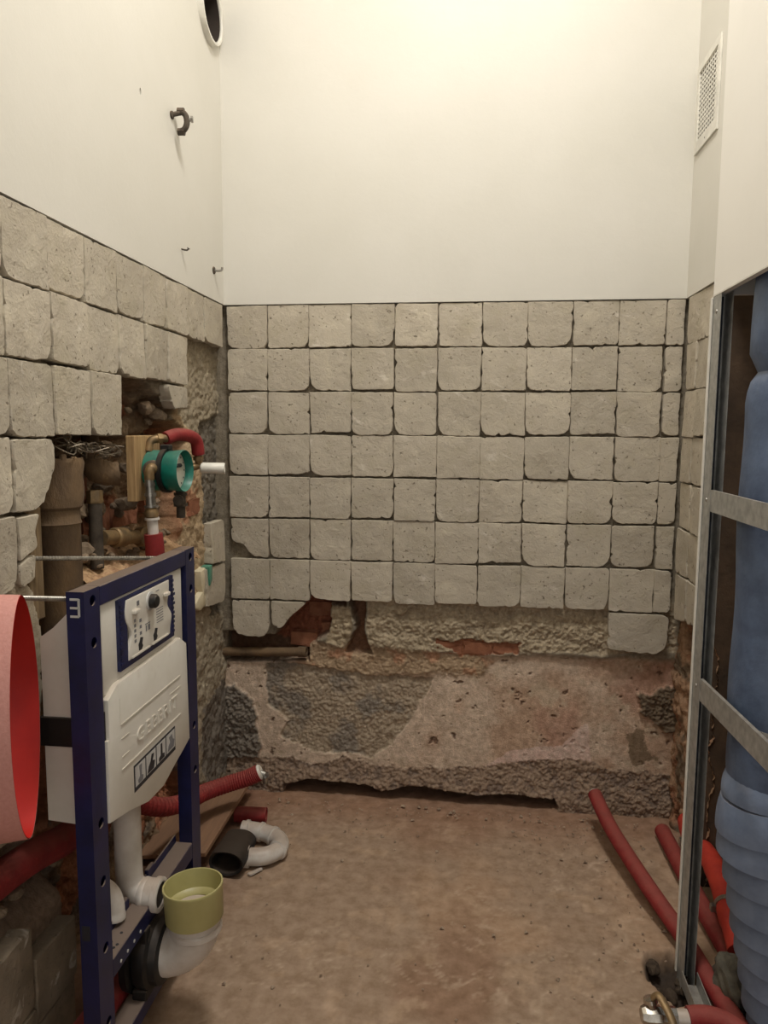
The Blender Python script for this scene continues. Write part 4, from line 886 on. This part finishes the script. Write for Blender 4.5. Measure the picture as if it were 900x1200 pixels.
for k in range(11):
    z1 = .645-k*.060+rr.gauss(0, .004); z0 = z1-.074
    if k == 0: z0 = z1-.05
    r0 = (.100, .108, .108)[k] if k < 3 else .101-.0015*(k-3); zz = np.linspace(z0, z1, 7); tl = rr.gauss(0, .10)+.06; cxm = BX+shf((z0+z1)/2)-.003
    mb = MB(); mb.tube([(cxm, BY, z) for z in zz], [r0+.004*math.sin(math.pi*min(1, .15+.85*j/6))-.006*(j/6) for j in range(7)], 44)
    mb.v = [(x, y, z+tl*(x-cxm)*.55-.18*tl*(y-BY)) for x, y, z in mb.v]; mb.build('wrap_band', 'blue_tape', bs, smooth=40)

# ---- red and orange pipes by the shaft
rp = empty('insulated_pipe', (.56, 2.0, 0), label='red insulated pipe rising off the floor in front of the shaft', cat='pipe')
MB().tube(spline([(.447, 2.50, .125), (.474, 2.33, .095), (.530, 2.09, .066), (.582, 1.915, .040), (.612, 1.75, .028), (.645, 1.55, .027), (.70, 1.25, .027)], 8), .0235, 22).build('sleeve', 'red_foam', rp, smooth=50)
MB().lathe((.4462, 2.505, .1258), (-.15, .98, .17), [(0, .017), (.003, .018), (.003, 0)], 18).build('cut_end', 'grille_white', rp, label='white cut end')
MB().tube(spline([(.668, 2.46, .03), (.672, 2.25, .032), (.678, 2.06, .032), (.69, 1.88, .03), (.70, 1.72, .028)], 8), .0255, 22).build('insulated_pipe', 'red_foam', smooth=50, label='dusty red insulated pipe flat on the floor along the right wall', cat='pipe')
opx = empty('orange_pipe', (.72, 2.05, .08), label='bright orange-red insulated pipe with steel clips behind the upright', cat='pipe')
MB().tube(spline([(.735, 2.42, .09), (.715, 2.30, .105), (.722, 2.16, .125), (.715, 2.02, .125), (.700, 1.90, .11), (.690, 1.80, .085)], 8), [.030]*20+[.032]*14+[.029]*7, 22).build('sleeve', 'orange_foam', opx, smooth=50)
for (x, y, z, d_) in ((.714, 2.27, .108, (-.0, -1, .1)), (.704, 1.935, .115, (-.12, -1, -.12))):
    MB().lathe((x, y, z), d_, [(-.007, .031), (-.007, .0345), (.007, .0345), (.007, .031)], 26, closed=True).build('clip', 'steel', opx); MB().box(x-.045, x-.028, y-.008, y+.008, z-.014, z+.006, bev=.002).build('clip_screw', 'steel', opx)
MB().box(.712, .745, 2.00, 2.012, .10, .175, bev=.001).build('bracket', 'galvanised', opx)
MB().tube(spline([(.765, 2.14, .045), (.755, 1.98, .050), (.750, 1.86, .048), (.748, 1.74, .045)], 8), .027, 20).build('insulated_pipe', 'red_foam', smooth=50, label='red insulated pipe squeezed under the orange one in the shaft', cat='pipe')
# crumpled grey sleeve at the foot of the shaft
gs = MB(); rr = random.Random(31); b = bmesh.new(); bmesh.ops.create_icosphere(b, subdivisions=4, radius=1)
P0 = np.array([v.co[:] for v in b.verts]); nn = fbm(P0[:, 0]+P0[:, 2]*.7, P0[:, 1]-P0[:, 2]*.5, 3.2, 4, 77)
for v, q in zip(b.verts, nn): v.co = Vector((.655+v.co.x*.042*(1+.35*q), 1.735+v.co.y*.065*(1+.35*q), .058+v.co.z*.058*(1+.3*q)))
gs.bm(b).build('cloth_wrap', 'grey_fabric', smooth=60, label='crumpled grey cloth wrapping at the foot of the blue pipe', cat='cloth')
# ---- valve and red sleeve at the bottom edge
sv = empty('stop_valve', (.46, 1.55, .07), label='chrome stop valve with lever on a red sleeved pipe at the bottom right', cat='valve')
MB().lathe((.425, 1.548, .100), (1, .05, 0), [(-.03, .016), (-.02, .021), (.012, .021), (.014, .017), (.03, .017), (.032, .020), (.045, .020), (.047, .014)], 8).build('body', 'chrome', sv, smooth=30)
MB().lathe((.420, 1.55, .105), (-.2, .2, 1), [(0, .012), (.02, .011), (.022, .016), (.03, .015), (.032, 0)], 16).build('stem', 'chrome', sv)
MB().tube(spline([(.418, 1.552, .138), (.430, 1.545, .150), (.445, 1.51, .135), (.455, 1.46, .11)], 5), [.009]*16, 12, ellipse=.6).build('lever', 'brass', sv)
MB().lathe((.455, 1.549, .1), (1, .05, 0), [(0, .015), (.004, .0165), (.05, .0165), (.05, 0)], 24).build('white_collar', 'white_pipe', sv)
MB().tube(spline([(.496, 1.551, .100), (.54, 1.553, .104), (.585, 1.54, .098), (.62, 1.50, .085), (.64, 1.42, .07)], 7), .0225, 22).build('red_sleeve', 'red_foam', sv, smooth=50)
